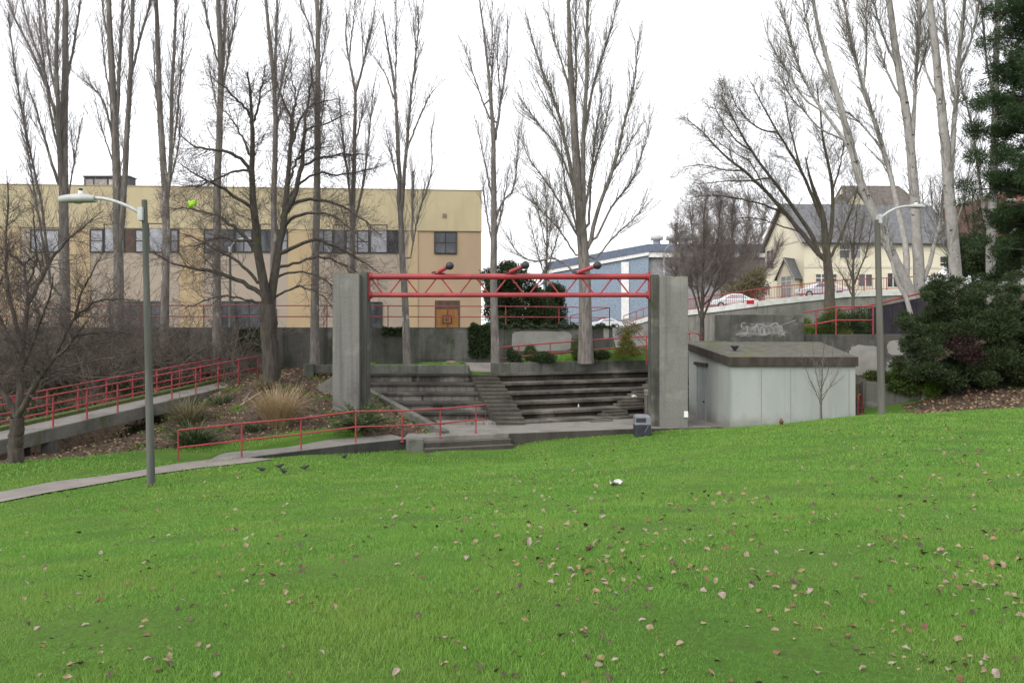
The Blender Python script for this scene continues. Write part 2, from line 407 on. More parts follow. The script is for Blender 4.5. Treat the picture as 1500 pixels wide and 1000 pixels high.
def Hs(x, y): return float(H(x, y)[0])
def ray_ground(px, py, y0=3.0, y1=45.0):
    """first point where the sight line through that pixel meets the natural ground"""
    Y = np.linspace(y0, y1, 2200); X = (px-750)/FPX*Y; Z = (HZ-py)/FPX*Y
    k = np.argmax(Z < tps(X, Y)); return np.array([X[k], Y[k]])

def inpoly(x, y, poly):
    c = np.zeros(x.shape, bool); n = len(poly)
    for i in range(n):
        x0, y0 = poly[i]; x1, y1 = poly[(i+1) % n]
        with np.errstate(divide='ignore', invalid='ignore'):
            c ^= ((y0 > y) != (y1 > y)) & (x < (x1-x0)*(y-y0)/(y1-y0+1e-12)+x0)
    return c
# path: front and back edges traced where they lie on the ground
PF = [ray_ground(*p) for p in [(-160, 783), (0, 737), (70, 723), (140, 711), (218, 697), (294, 686), (400, 674)]]
PB = [ray_ground(*p) for p in [(-160, 748), (0, 722), (84, 706), (140, 700), (196, 692), (257, 680.5), (345, 667)]]
PATHPOLY = [tuple(p) for p in PF]+[tuple(p) for p in PB[::-1]]
BR = [ray_ground(*p) for p in [(176, 689), (180, 682), (196, 680.3), (257, 680.4), (232, 690), (196, 692)]]
MUL = [ray_ground(*p) for p in [(-300, 700), (0, 679), (80, 671), (200, 661), (300, 653), (420, 633), (500, 627), (590, 641)]]
MULPOLY = [tuple(p) for p in MUL]+[(-3, 31), (-8.3, 38.7), (-7.2, 39.3), (-9.5, 39.6), (-10.5, 40.6), (-60, 40.6), (-60, 26)]
MULR = [tuple(ray_ground(*p)) for p in [(1340, 607), (1400, 602), (1500, 597), (1640, 588)]]+[(45, 34), (45, 58), (21, 58), (21, 35), (16.5, 34.6)]

# base ground: one sheet to the horizon, fine grid near the camera
def ground():
    xs = np.concatenate([[-1500, -600, -250, -120, -80], np.arange(-60, 60.01, .3), [80, 120, 250, 600, 1500]])
    ys = np.concatenate([[-400, -120, -40, -20], np.arange(-12, 47, .3), np.arange(47, 100, 1.0), [120, 200, 400, 900, 2500]])
    X, Y = np.meshgrid(xs, ys); cx = np.clip(X, -60, 60); cy = np.clip(Y, -14, 100)
    Z = H(cx.ravel(), np.clip(cy, -14, 64).ravel()).reshape(X.shape)
    Zs = H(cx.ravel(), cy.ravel()).reshape(X.shape); Z = np.where(Y > 64, Zs, Z)
    Z = np.where((Y > 100) & (X > 5), np.minimum(Z, 3.0), Z)
    Z += np.where((Y > -14) & (Y < 30) & (np.abs(X) < 60), .018*np.sin(X*1.9+np.sin(Y*1.3))*np.sin(Y*1.7+.6*np.sin(X*.8)), 0)
    V = np.stack([X, Y, Z], -1).reshape(-1, 3); nx = len(xs); ny = len(ys)
    i = np.arange(ny-1)[:, None]*nx+np.arange(nx-1)[None]
    me = np_mesh('ground', V, np.stack([i, i+1, i+nx+1, i+nx], -1).reshape(-1, 4), smooth=True)
    x, y = V[:, 0], V[:, 1]
    mul = (inpoly(x, y, MULPOLY) | inpoly(x, y, MULR) | ((x > 14.5) & (x < 21) & (y > 35) & (y < 45.5))).astype(float)
    pav = (((x < 5.4) & (y > wall_y(x)+.15)) | (y > 46) & (x > 5.4) & (x < 21) | (y > curb_y(x)+.9) & (x > 5.4) | (y > 100)).astype(float)
    for nm, a in (('bed', mul), ('paved', pav)):
        at = me.attributes.new(nm, 'FLOAT', 'POINT'); at.data.foreach_set('value', a.astype(np.float32))
    t = NT('ground_cover', .95, .1)
    g = t.mix(t.ramp(t.noise(.55, 4), .35, .65), (.066, .15, .022), (.096, .18, .031))
    g = t.mix(t.math('MULTIPLY', t.ramp(t.noise(2.6, 6, .7), .5, .72), .6), g, (.085, .10, .03))
    g = t.mix(t.ramp(t.noise(30, 5, .7), .3, .75), t.mix(.55, g, (.03, .05, .01)), g)
    m = t.mix(t.ramp(t.noise(3.5, 5, .7), .35, .62), (.038, .029, .022), (.08, .058, .042))
    m = t.mix(t.ramp(t.noise(19, 4, .75), .5, .66), m, (.13, .095, .07))
    m = t.mix(t.ramp(t.noise(.8, 5, .65), .56, .68), m, (.055, .09, .018))
    f = t.ramp(t.math('ADD', t.attr('bed'), t.math('MULTIPLY', t.math('SUBTRACT', t.noise(2.5, 5, .7), .5), 1.2)), .4, .62)
    k = t.mix(f, g, m); k = t.mix(t.ramp(t.attr('paved'), .45, .55), k, t.mix(t.ramp(t.noise(2, 5), .4, .6), (.16, .155, .145), (.12, .118, .112)))
    t.col(k); t.bump(t.noise(16, 6, .75), .05, .8)
    o = link('ground', me, t.m); tag(o, 'rolling green park lawn with leaf-strewn bare banks behind it', kind='structure')
ground()

def strip(name, F, B, n, m, lift, mat, kind='structure', label=None, hf=tps):
    f, _ = resample(np.array(F), n); b, _ = resample(np.array(B), n)
    V = []
    for i in range(n):
        for j in range(m):
            q = f[i]+(b[i]-f[i])*j/(m-1); V.append((q[0], q[1], 0))
    V = np.array(V); V[:, 2] = hf(V[:, 0], V[:, 1])+lift
    i = np.arange(n-1)[:, None]*m+np.arange(m-1)[None]
    o = link(name, np_mesh(name, V, np.stack([i, i+m, i+m+1, i+1], -1).reshape(-1, 4), smooth=True), mat); tag(o, label, kind=kind); return o
strip('path', PF, PB, 60, 9, .035, PAV, label='pale concrete footpath curving across the lawn')
PTH = [(-1.95, 38.97), (-2.05, 39.6), (-2.3, 40.3), (-2.6, 41.0)], [(-.72, 38.97), (-.85, 39.6), (-.8, 40.3), (-.2, 40.9)]
strip('terrace_path', PTH[0], PTH[1], 14, 6, .03, PAV, label='pale concrete path arriving at the head of the stairs', hf=H)

# ------------------------------------------------------------------ lawn grass
def lawn_ok(x, y):
    ok = ~inpoly(x, y, PATHPOLY)
    ok &= ~((x > -12) & (x < -3.2) & (y > np.interp(x, [-9.7, -5.6, -3.9], [25.3, 28.3, 29.6])) & (y < np.interp(x, [-9.7, -5.6, -3.9], [27, 30, 31.2])))
    ok &= ~((x > -4.2) & (x < 8.3) & (y > np.interp(x, [-4.2, -.1, .1, 4.9, 8.3], [29.3, 29.7, 31.0, 32.5, 32.9])))
    ok &= ~((x > -2.4) & (x < -.5) & (y > 38.8))
    ok &= ~((x > 8.3) & (x < 13.8) & (y > 32.2)) & ~((x > 13.4) & (x < 17.5) & (y > 33.5))
    return ok
def blades(x, y, h, w, lean, z=None):
    N = len(x); z = H(x, y) if z is None else z
    a = rng.uniform(0, 2*np.pi, N); s = np.stack([np.cos(a), np.sin(a), 0*a], 1)*w[:, None]*.5
    b = rng.uniform(0, 2*np.pi, N); d = np.stack([np.cos(b), np.sin(b), 0*b], 1)*(h*lean)[:, None]
    p = np.stack([x, y, z-.01], 1); up = np.stack([0*h, 0*h, h], 1)
    V = np.stack([p-s, p+s, p+up*.6+d*.35+s*.7, p+up*.6+d*.35-s*.7, p+up+d], 1).reshape(-1, 3)
    i = np.arange(N)[:, None]*5
    return V, i+np.array([[0, 1, 2, 3]]), i+np.array([[3, 2, 4]])
def lawn():
    Vs, Q, T, C = [], [], [], []; base = 0
    def zone(y0, y1, dens, h, w, mul=None):
        nonlocal base
        xm = max(abs(PX(-40, y1)), abs(PX(1540, y1))); N = int(dens*2*xm*(y1-y0))
        x = rng.uniform(-xm, xm, N); y = rng.uniform(y0, y1, N)
        k = np.abs(x) < (y*.66+.6)
        x, y = x[k], y[k]; k = lawn_ok(x, y) & ~(inpoly(x, y, MULPOLY)) & ~inpoly(x, y, MULR); x, y = x[k], y[k]
        cl = .5+.5*np.sin(x*2.1+1.7*np.sin(y*1.3))*np.sin(y*2.6+1.3*np.sin(x*1.1)); cl2 = .5+.5*np.sin(x*7.3+2*np.sin(y*5.1))*np.sin(y*6.7+2*np.sin(x*4.1))
        hh = h*rng.uniform(.45, 1.15, len(x))*(.7+.35*cl+.3*cl2)
        V, q, t = blades(x, y, hh, w*rng.uniform(.7, 1.3, len(x)), rng.uniform(.15, .95, len(x)))
        Vs.append(V); Q.append(q+base); T.append(t+base); base += len(V); C.append(np.repeat(np.clip(rng.normal(.45, .22, len(x))+.25*(cl-.5), 0, 1), 5))
    zone(3.2, 5.0, 13000, .036, .0026); zone(5.0, 7.0, 8000, .037, .0034); zone(7.0, 10, 4200, .04, .005); zone(10, 15, 1900, .042, .0078); zone(15, 22, 650, .048, .014); zone(22, 33.5, 300, .055, .022)
    # verge on top of the seating and beside the ramp
    for x0, x1, y0, y1, N in ((-9.6, -2.5, 38.95, 40.4, 3500), (.2, 8, 39.2, 43.5, 8000), (-20, -8, 23, 29.5, 3000)):
        x = rng.uniform(x0, x1, N); y = rng.uniform(y0, y1, N); rd = (x-PAR_R[0])*RV[0]+(y-PAR_R[1])*RV[1]
        k = (y < wall_y(x)-.02) & ((x < 0) | (rd > .3)) & lawn_ok(x, np.minimum(y, 29.2)); k &= (y > 30) | (inpoly(x, y, MULPOLY) == False); x, y = x[k], y[k]
        V, q, t = blades(x, y, rng.uniform(.05, .13, len(x)), rng.uniform(.02, .04, len(x)), rng.uniform(.2, .9, len(x)))
        Vs.append(V); Q.append(q+base); T.append(t+base); base += len(V); C.append(np.repeat(rng.uniform(.2, .8, len(x)), 5))
    # longer unmown grass where the mower cannot reach: along walls, posts and kerbs
    EDG = [(P(1068, 0, 32.25), P(1256, 0, 32.25), 900, .07), (P(597, 0, 29.5), P(640, 0, 29.6), 160, .08), (P(745, 0, 31.0), P(900, 0, 32.0), 500, .06), (P(900, 0, 32.0), P(1040, 0, 32.6), 500, .07), (P(300, 0, 25.2), P(597, 0, 29.4), 900, .06), (P(1258, 0, 33.0), P(1345, 0, 33.4), 500, .10)]
    EDG += [(P(a_, 0, y_), P(b_, 0, y_), n_, .07) for a_, b_, y_, n_ in ((214, 230, 19.88, 90), (214, 230, 20.12, 60), (1285, 1299, 29.4, 70), (1198, 1208, 31.15, 50))]
    for p0, p1, N, hh in EDG:
        f = rng.uniform(0, 1, N); x = p0[0]+(p1[0]-p0[0])*f; y = p0[1]+(p1[1]-p0[1])*f+rng.normal(size=N)*.05
        V, q, t = blades(x, y, hh*rng.uniform(.5, 1.8, N), rng.uniform(.008, .02, N), rng.uniform(.1, .8, N)); Vs.append(V); Q.append(q+base); T.append(t+base); base += len(V); C.append(np.repeat(rng.uniform(.1, .8, N), 5))
    me = np_mesh('grass', np.concatenate(Vs), np.concatenate(Q), np.concatenate(T), tint=np.concatenate(C))
    t = NT('grass_blades', .5, .25)
    k = t.mix(t.attr('tint'), (.08, .19, .029), (.205, .38, .064))
    k = t.mix(t.math('MULTIPLY', t.ramp(t.noise(.7, 5, .6), .42, .68), .55), k, (.215, .30, .065))
    k = t.mix(t.math('MULTIPLY', t.ramp(t.noise(1.7, 5, .6), .55, .72), .5), k, (.07, .19, .033))
    t.col(k)
    tr = t.n('ShaderNodeBsdfTranslucent'); t.l(k, tr.inputs[0]); mx = t.n('ShaderNodeMixShader'); mx.inputs[0].default_value = .3
    t.l(t.b.outputs[0], mx.inputs[1]); t.l(tr.outputs[0], mx.inputs[2]); t.l(mx.outputs[0], t.t.nodes['Material Output'].inputs[0])
    tag(link('grass', me, t.m), 'short mown green grass covering the sloping lawn', kind='stuff')
lawn()

# ------------------------------------------------------------------ fallen leaves
LEAFC = [('pale tan', (.17, .122, .078), (.26, .19, .125)), ('dark brown', (.045, .03, .024), (.09, .055, .04)), ('reddish brown', (.11, .05, .03), (.17, .082, .05)), ('greyish pink', (.18, .137, .115), (.27, .212, .18)),
         ('golden brown', (.17, .11, .055), (.24, .165, .09))]
def leaf_shape(kind):
    """a curled leaf about 1 unit long"""
    nn = 9; V = []; 
    for i in range(nn):
        t = i/(nn-1)
        w = (math.sin(math.pi*min(1, t*1.05+.02))**.8)*(.36 if kind % 2 else .30)*(1+(.35 if kind == 2 else .12)*math.sin(t*16+kind))
        cz = .16*math.sin(t*3.0+kind)*(1+.3*kind)+.05; cu = .22+.1*kind
        for s in (-1, -.5, 0, .5, 1): V.append((t-.5+.04*math.sin(7*s*t), s*w, cz*.6+cu*abs(s)**1.6*w*1.3+.02*math.sin(9*t+4*s)))
    Q = [(i*5+j, i*5+j+1, i*5+j+6, i*5+j+5) for i in range(nn-1) for j in range(4)]
    return np.array(V), np.array(Q)
def leaves():
    shapes = [leaf_shape(k) for k in range(4)]
    mts = [two('leaf_'+n.replace(' ', '_'), a, b, 45, rough=.75) for n, a, b in LEAFC]
    N = 1350
    # even in the picture with drifts, as in the photograph
    px = rng.uniform(-30, 1530, N*6); py = 600+405*rng.uniform(0, 1, N*6)**1.0
    cl = .5+.5*np.sin(px*.011+1.2*np.sin(py*.017))*np.sin(py*.021+.9*np.sin(px*.007)); keep = rng.uniform(0, 1, N*6) < (.15+.85*cl**1.5)*np.interp(py, [600, 640, 800, 900, 1000], [.9, 1, .9, .42, .24])*np.where(px > 650, 1, .62)
    pts = []
    for a, b in zip(px[keep], py[keep]):
        q = ray_ground(a, b, 3.2, 34)
        if 3.2 < q[1] < 33 and lawn_ok(q[0:1], q[1:2])[0] and not (inpoly(q[0:1], q[1:2], MULPOLY)[0] or inpoly(q[0:1], q[1:2], MULR)[0]): pts.append(q)
        if len(pts) >= N: break
    # the little heaps seen in the foreground
    for a, b, n in [(840, 930, 7), (868, 938, 3), (1200, 815, 4), (1060, 920, 2), (690, 800, 5), (80, 990, 4), (95, 985, 3), (1490, 900, 4), (880, 995, 4), (1210, 760, 4)]:
        c = ray_ground(a, b); pts += [c+rng.normal(size=2)*.006*c[1]*2 for _ in range(n)]
    pts = np.array(pts); o = np.argsort(pts[:, 1]); pts = pts[o]
    pick = rng.choice(5, len(pts), p=[.3, .28, .16, .14, .12])
    protos = {}
    far = {k: ([], [], 0) for k in range(5)}
    for i, (q, c) in enumerate(zip(pts, pick)):
        sz = np.interp(q[1], [3, 6, 10, 20], [.036, .05, .07, .085])*rng.uniform(.6, 1.3); a = rng.uniform(0, 6.28); z = Hs(q[0], q[1])+.006+.018*rng.random()
        tx, ty = rng.normal(size=2)*.35
        if i < 300:
            k = int(rng.integers(4))
            if (k, c) not in protos:
                me = np_mesh('fallen_leaf', shapes[k][0], shapes[k][1], smooth=True); me.materials.append(mts[c]); protos[(k, c)] = me
                o = bpy.data.objects.new('fallen_leaf', me)
                protos[(k, c)] = o
            else: o = protos[(k, c)].copy()
            COL.objects.link(o); o.location = (q[0], q[1], z); o.rotation_euler = (tx, ty, a); o.scale = (sz, sz, sz)
            n = LEAFC[c][0]; tag(o, f'{n} curled fallen leaf lying on the green lawn', 'leaf', f'{n} fallen leaves on the lawn')
        else:
            V, Q = shapes[int(rng.integers(4))]; ca, sa = math.cos(a), math.sin(a)
            W = np.stack([V[:, 0]*ca-V[:, 1]*sa, V[:, 0]*sa+V[:, 1]*ca, V[:, 2]+V[:, 0]*tx+V[:, 1]*ty], 1)*sz+np.array([q[0], q[1], z])
            L, F, b = far[c]; L.append(W); F.append(Q+b); far[c] = (L, F, b+len(W))
    for c in range(5):
        L, F, b = far[c]
        if L: tag(link('leaf_litter', np_mesh('leaf_litter', np.concatenate(L), np.concatenate(F), smooth=True), mts[c]), f'{LEAFC[c][0]} small leaves scattered over the far lawn', kind='stuff')
    # litter on the banks
    for c, n in ((0, 1500), (4, 900), (1, 900), (2, 900)):
        x = np.concatenate([rng.uniform(-22, -3, n*2), rng.uniform(15, 24, n//2)]); y = np.concatenate([rng.uniform(26, 40, n*2), rng.uniform(29, 35, n//2)])
        k = inpoly(x, y, MULPOLY) | inpoly(x, y, MULR); x, y = x[k], y[k]; N = len(x)
        z = H(x, y)+.03; a = rng.uniform(0, 6.28, N); D = np.stack([np.cos(a), np.sin(a), rng.normal(size=N)*.35], 1)
        V, q, t = cards(np.stack([x, y, z], 1), D, rng.uniform(.09, .17, N), rng.uniform(.05, .1, N), np.zeros(N))
        tag(link('leaf_litter', np_mesh('leaf_litter', V, q), mts[c]), f'{LEAFC[c][0]} leaf litter covering the bare banks', kind='stuff')
leaves()
# ------------------------------------------------------------------ railings
def railing(name_label, tops, h, posts, r=.028, rp=.028, levels=(1.0, .5), mat=None, group=None, endloop=False, startloop=False, post_r=None, cat='railing', drop=None, rail_r=None):
    """tops: 3-D points of the top rail; posts: list of parameters along it (arc length fraction) or number"""
    mat = mat or RED
    T = np.array(tops, float); t = thing('pipe_railing', name_label, cat, (T[0][0], T[0][1], T[0][2]-h), group)
    d = np.concatenate([[0], np.cumsum(np.linalg.norm(np.diff(T, axis=0), axis=1))]); d /= d[-1]
    at = lambda f: np.array([np.interp(f, d, T[:, k]) for k in range(3)])
    for i, lv in enumerate(levels):
        Q = T-np.array([0, 0, h*(1-lv)])
        MB().tube(Q, rail_r or r, 8).build('rail', mat, t)
    ps = np.linspace(0.0, 1.0, posts) if isinstance(posts, int) else posts
    for f in ps:
        q = at(f); z0 = q[2]-h if drop is None else drop(q[0], q[1])
        m = MB().tube([(q[0], q[1], z0), (q[0], q[1], q[2])], rp, 8); m.box(q[0]-.06, q[0]+.06, q[1]-.06, q[1]+.06, z0, z0+.012); m.build('post', mat, t)
    if endloop:
        a, b = T[-1], T[-1]-np.array([0, 0, h*(1-levels[-1])]); u = unit(T[-1]-T[-2])*.06
        MB().tube([a, a+u, b+u, b], r, 8).build('end_return', mat, t)
    return t

# ------------------------------------------------------------------ gate: pillars and lattice truss
YP = 33.0
def pillar(x0, x1, zb, zt, side, lab):
    t = thing('concrete_pillar', lab, 'pillar', ((x0+x1)/2, YP+.6, zb))
    m = MB().box(x0, x1, YP, YP+1.25, zb, zt); m.build('shaft', C_PIL, t, bevel=.025)
    fx0, fx1 = (x1-.004, x1+.26) if side > 0 else (x0-.3, x0+.004)
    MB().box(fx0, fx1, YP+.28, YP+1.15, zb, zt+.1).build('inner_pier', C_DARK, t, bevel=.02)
    mm = MB()
    for k in range(260):
        x = rng.uniform(x0+.03, x1-.03); y = rng.uniform(YP+.02, YP+1.2); r = rng.uniform(.02, .06); mm.ball((x, y, zt+.004), r, 6, 5, (1, 1, .45))
    tag(mm.build('moss_cap', MOSS, t), 'thin green moss on the pillar top')
    return t
PLX = (PX(487, YP), PX(526, YP)); PRX = (PX(967, YP), PX(1008, YP))
pl = pillar(PLX[0], PLX[1], -3.9, PZ(401, YP), 1, 'tall weathered concrete pillar rising behind a fern beside the leaf-strewn bank')
pr = pillar(PRX[0], PRX[1], -4.05, PZ(405, YP), -1, 'tall concrete pillar next to the trash can and grey shed')
tag(MB().box(PX(1005, YP)-.09, PX(1005, YP)+.07, YP-.07, YP-.003, PZ(611, YP), PZ(602, YP)).build('outlet_box', WHITE, None, bevel=.012), 'small white electrical box low on the concrete pillar', 'outlet box')

def truss():
    yt = YP+.72; xa = PLX[1]+.26; xb = PRX[0]-.3; zt = PZ(405, yt); zb = PZ(432, yt)
    t = thing('lattice_truss', 'red steel lattice truss spanning between two concrete pillars', 'truss', (0, yt, zb))
    MB().tube([(xa, yt, zt), (xb, yt, zt)], .125, 14).build('top_chord', RED, t)
    MB().tube([(xa, yt, zb), (xb, yt, zb)], .1, 14).build('bottom_chord', RED, t)
    n = 8; L = (xb-xa)/n
    for i in range(n):
        x = xa+i*L; g = .13
        for a, b in ((x+g*.8, x+L/2-g), (x+L-g*.8, x+L/2+g)):
            MB().tube([(a, yt, zt-.08), (b, yt, zb+.06)], .032, 8).build('diagonal', RED, t)
    for x, s in ((xa, 1), (xb, -1)):
        MB().box(min(x, x+s*.05), max(x, x+s*.05), yt-.17, yt+.17, zb-.2, zt+.2).build('end_plate', RED, t, bevel=.01)
        for z in (zt, zb): MB().tube([(x+s*.05, yt, z), (x+s*.13, yt, z)], .16, 14).build('flange', RED, t)
    for k, (bx, by, ex, ey, lb) in enumerate([(640, 402, 659, 390, 'black globe on a red arm on the truss, the one nearest the left-hand pillar'),
                                 (745, 402, 768, 389, 'black globe on a red arm standing at the middle of the truss'), (846, 402, 872, 389, 'black globe on a red arm on the truss in front of the big poplar')]):
        s = thing('spotlight', lb, 'spotlight', (PX(bx, yt), yt, zt+.12), 'globes on the truss')
        a = np.array([PX(bx+4, yt), yt-.1, zt+.2]); b = np.array([PX(ex-2, yt), yt-.38, PZ(ey+2, yt)])
        MB().tube([a-(b-a)*.12, a, b], [.085, .085, .075], 10).build('arm', RED, s)
        MB().box(a[0]-.22, a[0]+.22, yt-.12, yt+.12, zt+.118, zt+.15).build('base_plate', RED, s, bevel=.008)
        MB().tube([(a[0]-.33, yt, zt+.16), (a[0]-.16, yt, zt+.2)], .035, 8).build('bracket', BLACK, s)
        c = b+unit(b-a)*.12
        m = MB().ball(c, .165, 20, 14); m.tube([b-unit(b-a)*.03, b+unit(b-a)*.05], .1, 12); m.build('lamp_globe', BLACK, s)
truss()

# ------------------------------------------------------------------ stage and seating
def stage():
    t = thing('concrete_stage', 'low pale concrete stage slab at the foot of the seating', 'stage', (0, 32, ZS))
    xs = [-3.95, -.13, 4.9, 8.9]; e = [(x, float(stage_edge(x))) for x in xs]
    MB().prism(e+[(8.9, 38.4), (4.0, 38.0), (-.2, 35.2), (-3.95, 34.9)], -5.0, ZS).build('slab', C_STAGE, t, bevel=.02)
    MB().prism([(-.12, 31.09), (4.9, 32.59), (4.9, 32.648), (-.12, 31.148)], -5.0, ZS-.02).build('front_face', C_STEP, t)
    MB().prism([(5.6, 32.62), (8.75, 33.05), (8.75, 33.35), (5.6, 32.86)], ZS-.9, ZS-.03).build('edge_slab', C_STEP, t)
    d = np.array([3.82, 1.35]); d /= np.hypot(*d); nn = np.array([d[1], -d[0]])
    a = np.array([-3.35, 30.0]); b = np.array([-.15, 31.13])
    for k in range(3):
        z = ZS-.17*(k+1); o0 = nn*.36*k; o1 = nn*.36*(k+1)
        MB().prism([a+o1, b+o1, b+o0+nn*.003*(k == 0), a+o0+nn*.003*(k == 0)], -5.2, z).build('step', C_STEP, t, bevel=.015)
        MB().prism([a+o1-nn*.003, b+o1-nn*.003, b+o1-nn*.05, a+o1-nn*.05], z+.001, z+.006).build('nosing', C_STAGE, t)
    c0 = a-d*.62
    MB().prism([c0+nn*.5, a-d*.003+nn*.5, a-d*.003-nn*.02, c0-nn*.02], -5.0, ZS-.005).build('cheek_block', C_WALL, t, bevel=.02)
stage()

def seating():
    L = thing('concrete_seating', 'tiered concrete bleachers behind the handrail, their lips blackened by damp', 'bleachers', (-4, 34, ZS), 'amphitheatre seating')
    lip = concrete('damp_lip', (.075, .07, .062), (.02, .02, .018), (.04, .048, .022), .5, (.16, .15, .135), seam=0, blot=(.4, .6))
    for k in range(6):
        Y, z = KY[k], KZ[k]; xl = float(wing_x(Y))+.12; xr = LX[k]; zl = KZ[k-1] if k else ZS
        yb = Y+1.02 if k < 5 else 38.92
        if k == 0: MB().prism([(-3.0, Y-.22), (xr, Y-.22), (xr, yb), (-3.4, yb)], ZS-.5, z).build('seat_row', C_RISE, L, bevel=.015)
        else:
            th = .13
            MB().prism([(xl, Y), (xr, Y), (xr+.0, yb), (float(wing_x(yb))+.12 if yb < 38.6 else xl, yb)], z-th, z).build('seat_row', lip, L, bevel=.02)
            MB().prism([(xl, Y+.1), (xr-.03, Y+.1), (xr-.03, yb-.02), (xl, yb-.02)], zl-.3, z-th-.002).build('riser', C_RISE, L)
    # parapet of the upper terrace
    MB().box(PX(478, 38.9), PX(687, 38.9), 38.68, 39.02, -2.6, PZ(534.5, 38.7)).build('parapet', C_WALL, L, bevel=.02)
    w = MB(); p = np.array([-8.35, 38.75]); q = np.array([-2.62, 30.95]); w.wall(p, q, .3, (-5, -5), (-2.12, -3.9)); w.build('wing_wall', C_SIDE, L, bevel=.015)
    Rr = thing('concrete_seating', 'tiered concrete bleachers between the aisle stairs and the pillar by the shed', 'bleachers', (3, 36, ZS), 'amphitheatre seating')
    LEN = 11.5
    for k in range(6):
        A = RA0[k]; z = KZ[k]; zl = KZ[k-1] if k else ZS; B = A+RU*(LEN if k > 2 else (6.3+.5*k)); dep = 1.0 if k < 5 else .5
        if k == 0: MB().prism([A, B, B+RV*1.0, A+RV*1.0], ZS-.5, z).build('seat_row', C_SEAT, Rr, bevel=.015)
        else:
            th = .13
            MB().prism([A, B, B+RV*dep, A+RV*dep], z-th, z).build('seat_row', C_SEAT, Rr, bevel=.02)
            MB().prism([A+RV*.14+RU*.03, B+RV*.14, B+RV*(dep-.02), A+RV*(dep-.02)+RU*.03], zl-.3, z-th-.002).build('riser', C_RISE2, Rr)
    A = PAR_R-RU*.0; zt = PZ(531.5, A[1]); zt2 = PZ(529.5, A[1])+.0
    MB().prism([A, A+RU*LEN, A+RU*LEN+RV*.3, A+RV*.3], -2.6, zt).build('parapet', C_WALL, Rr, bevel=.02)
    # block steps climbing diagonally through the rows
    for k, (x0, x1) in enumerate([(857, 887), (874, 910), (897, 933), (918, 946), (940, 962)]):
        A = RA0[k]; zl = KZ[k-1] if k else ZS; z = KZ[k]
        def onrow(px):
            s = ((px-750)/FPX*A[1]-A[0])/(RU[0]-(px-750)/FPX*RU[1]); return A+RU*s
        a, b = onrow(x0), onrow(x1)
        for j in (1, 2):
            zz = zl+(z-zl)*j/3; off = .62-.28*j
            MB().prism([a-RV*(off+.28)+RU*(.22*j-.2), b-RV*(off+.28)+RU*(.12*j-.1), b-RV*.01, a-RV*.01+RU*(.22*j-.2)], zl-.2 if k else ZS-.2, zz).build('block_step', C_SEAT, Rr, bevel=.012)
    # end wall beside the pillar
    MB().prism([(PX(944, 34.6), 34.6), (PX(964, 34.4), 34.4), (PX(964, 34.4)+.3, 37.6), (PX(944, 34.6)+.5, 37.8)], -4.4, PZ(578, 34.5)).build('end_wall', C_RISE, Rr, bevel=.015)
    # aisle stairs
    S = thing('stairs', 'dark worn concrete stairs climbing between the two banks of seating', 'stairs', (-.2, 33.6, ZS))
    n = 13; z0 = ZS; z1 = -2.2
    for i in range(n):
        f0 = i/n; f1 = (i+1)/n; zt = z0+(z1-z0)*f1
        y0 = 33.62+(38.85-33.62)*f0; yb = min(y0+1.2, 38.9)
        xl0 = np.interp(y0, KY, LX)-.02; xl1 = np.interp(yb, KY, LX)-.02
        xr0 = np.interp(y0, [q[1] for q in RA0], [q[0] for q in RA0])+.06; xr1 = np.interp(yb, [q[1] for q in RA0], [q[0] for q in RA0])+.06
        if i == 0: xl0 -= .0
        MB().prism([(xl0, y0), (xr0, y0+.10), (xr1, yb+.10), (xl1, yb)], zt-.5, zt-.004).build('step', C_STEP, S)
        MB().prism([(xl0+.01, y0-.012), (xr0-.01, y0+.088), (xr0-.01, y0+.13), (xl0+.01, y0+.03)], zt-.04, zt).build('nosing', C_SEAT, S)
    lit = [(928.5, 579.5, 35.95, 'crumpled white paper lying on a seating step by the pillar', .14, .09), (847.5, 596, 35.2, 'small white bottle standing on the seating riser', .06, .22)]
    for px, py, Y, lb, w, hh in lit:
        c = P(px, py, Y); m = MB()
        if hh > .2: m.lathe((c[0], c[1], c[2]-.12), [(.028, .12), (.03, .13), (.03, .2), (.012, .23), (.012, .26)], 10)
        else:
            m.ball((c[0], c[1], c[2]-.02), .1, 9, 6, (1.2, .8, .6)); m.ball((c[0]+.09, c[1], c[2]-.04), .06, 7, 5, (1, .8, .6))
        tag(m.build('paper_scrap' if hh < .2 else 'bottle', PAPER), lb, 'litter' if hh < .2 else 'bottle')
seating()
# low block and top slab left of the pillar
t = thing('concrete_post', 'short square concrete post on the bank beside the tall bare tree', 'post', (PX(451, 37.5), 37.5, -2.6))
MB().box(PX(444, 37.5), PX(459, 37.5), 37.5, 37.95, -3.0, PZ(533, 37.5)).build('shaft', C_WALL, t, bevel=.02)
MB().box(PX(459, 37.7)+.003, PX(490, 37.7), 37.62, 37.9, PZ(546, 37.7), PZ(534.5, 37.7)).build('beam', C_SIDE, t, bevel=.02)
# the buttress to the left of the pillar
m = MB(); V = [P(468, 563, 34.6), P(489, 549, 34.9), P(489, 586, 34.2), P(483, 586, 34.2)]
m.prism([(PX(466, 35), 35.0), (PX(492, 34.6), 34.6), (PX(492, 34.6), 34.95), (PX(466, 35), 35.35)], -4.2, [PZ(564, 35), PZ(548, 34.6), PZ(548, 34.6), PZ(564, 35)])
tag(m.build('buttress_wall', C_SIDE, None, bevel=.015), 'small sloped concrete wall butting against the fern-side pillar', 'wall')

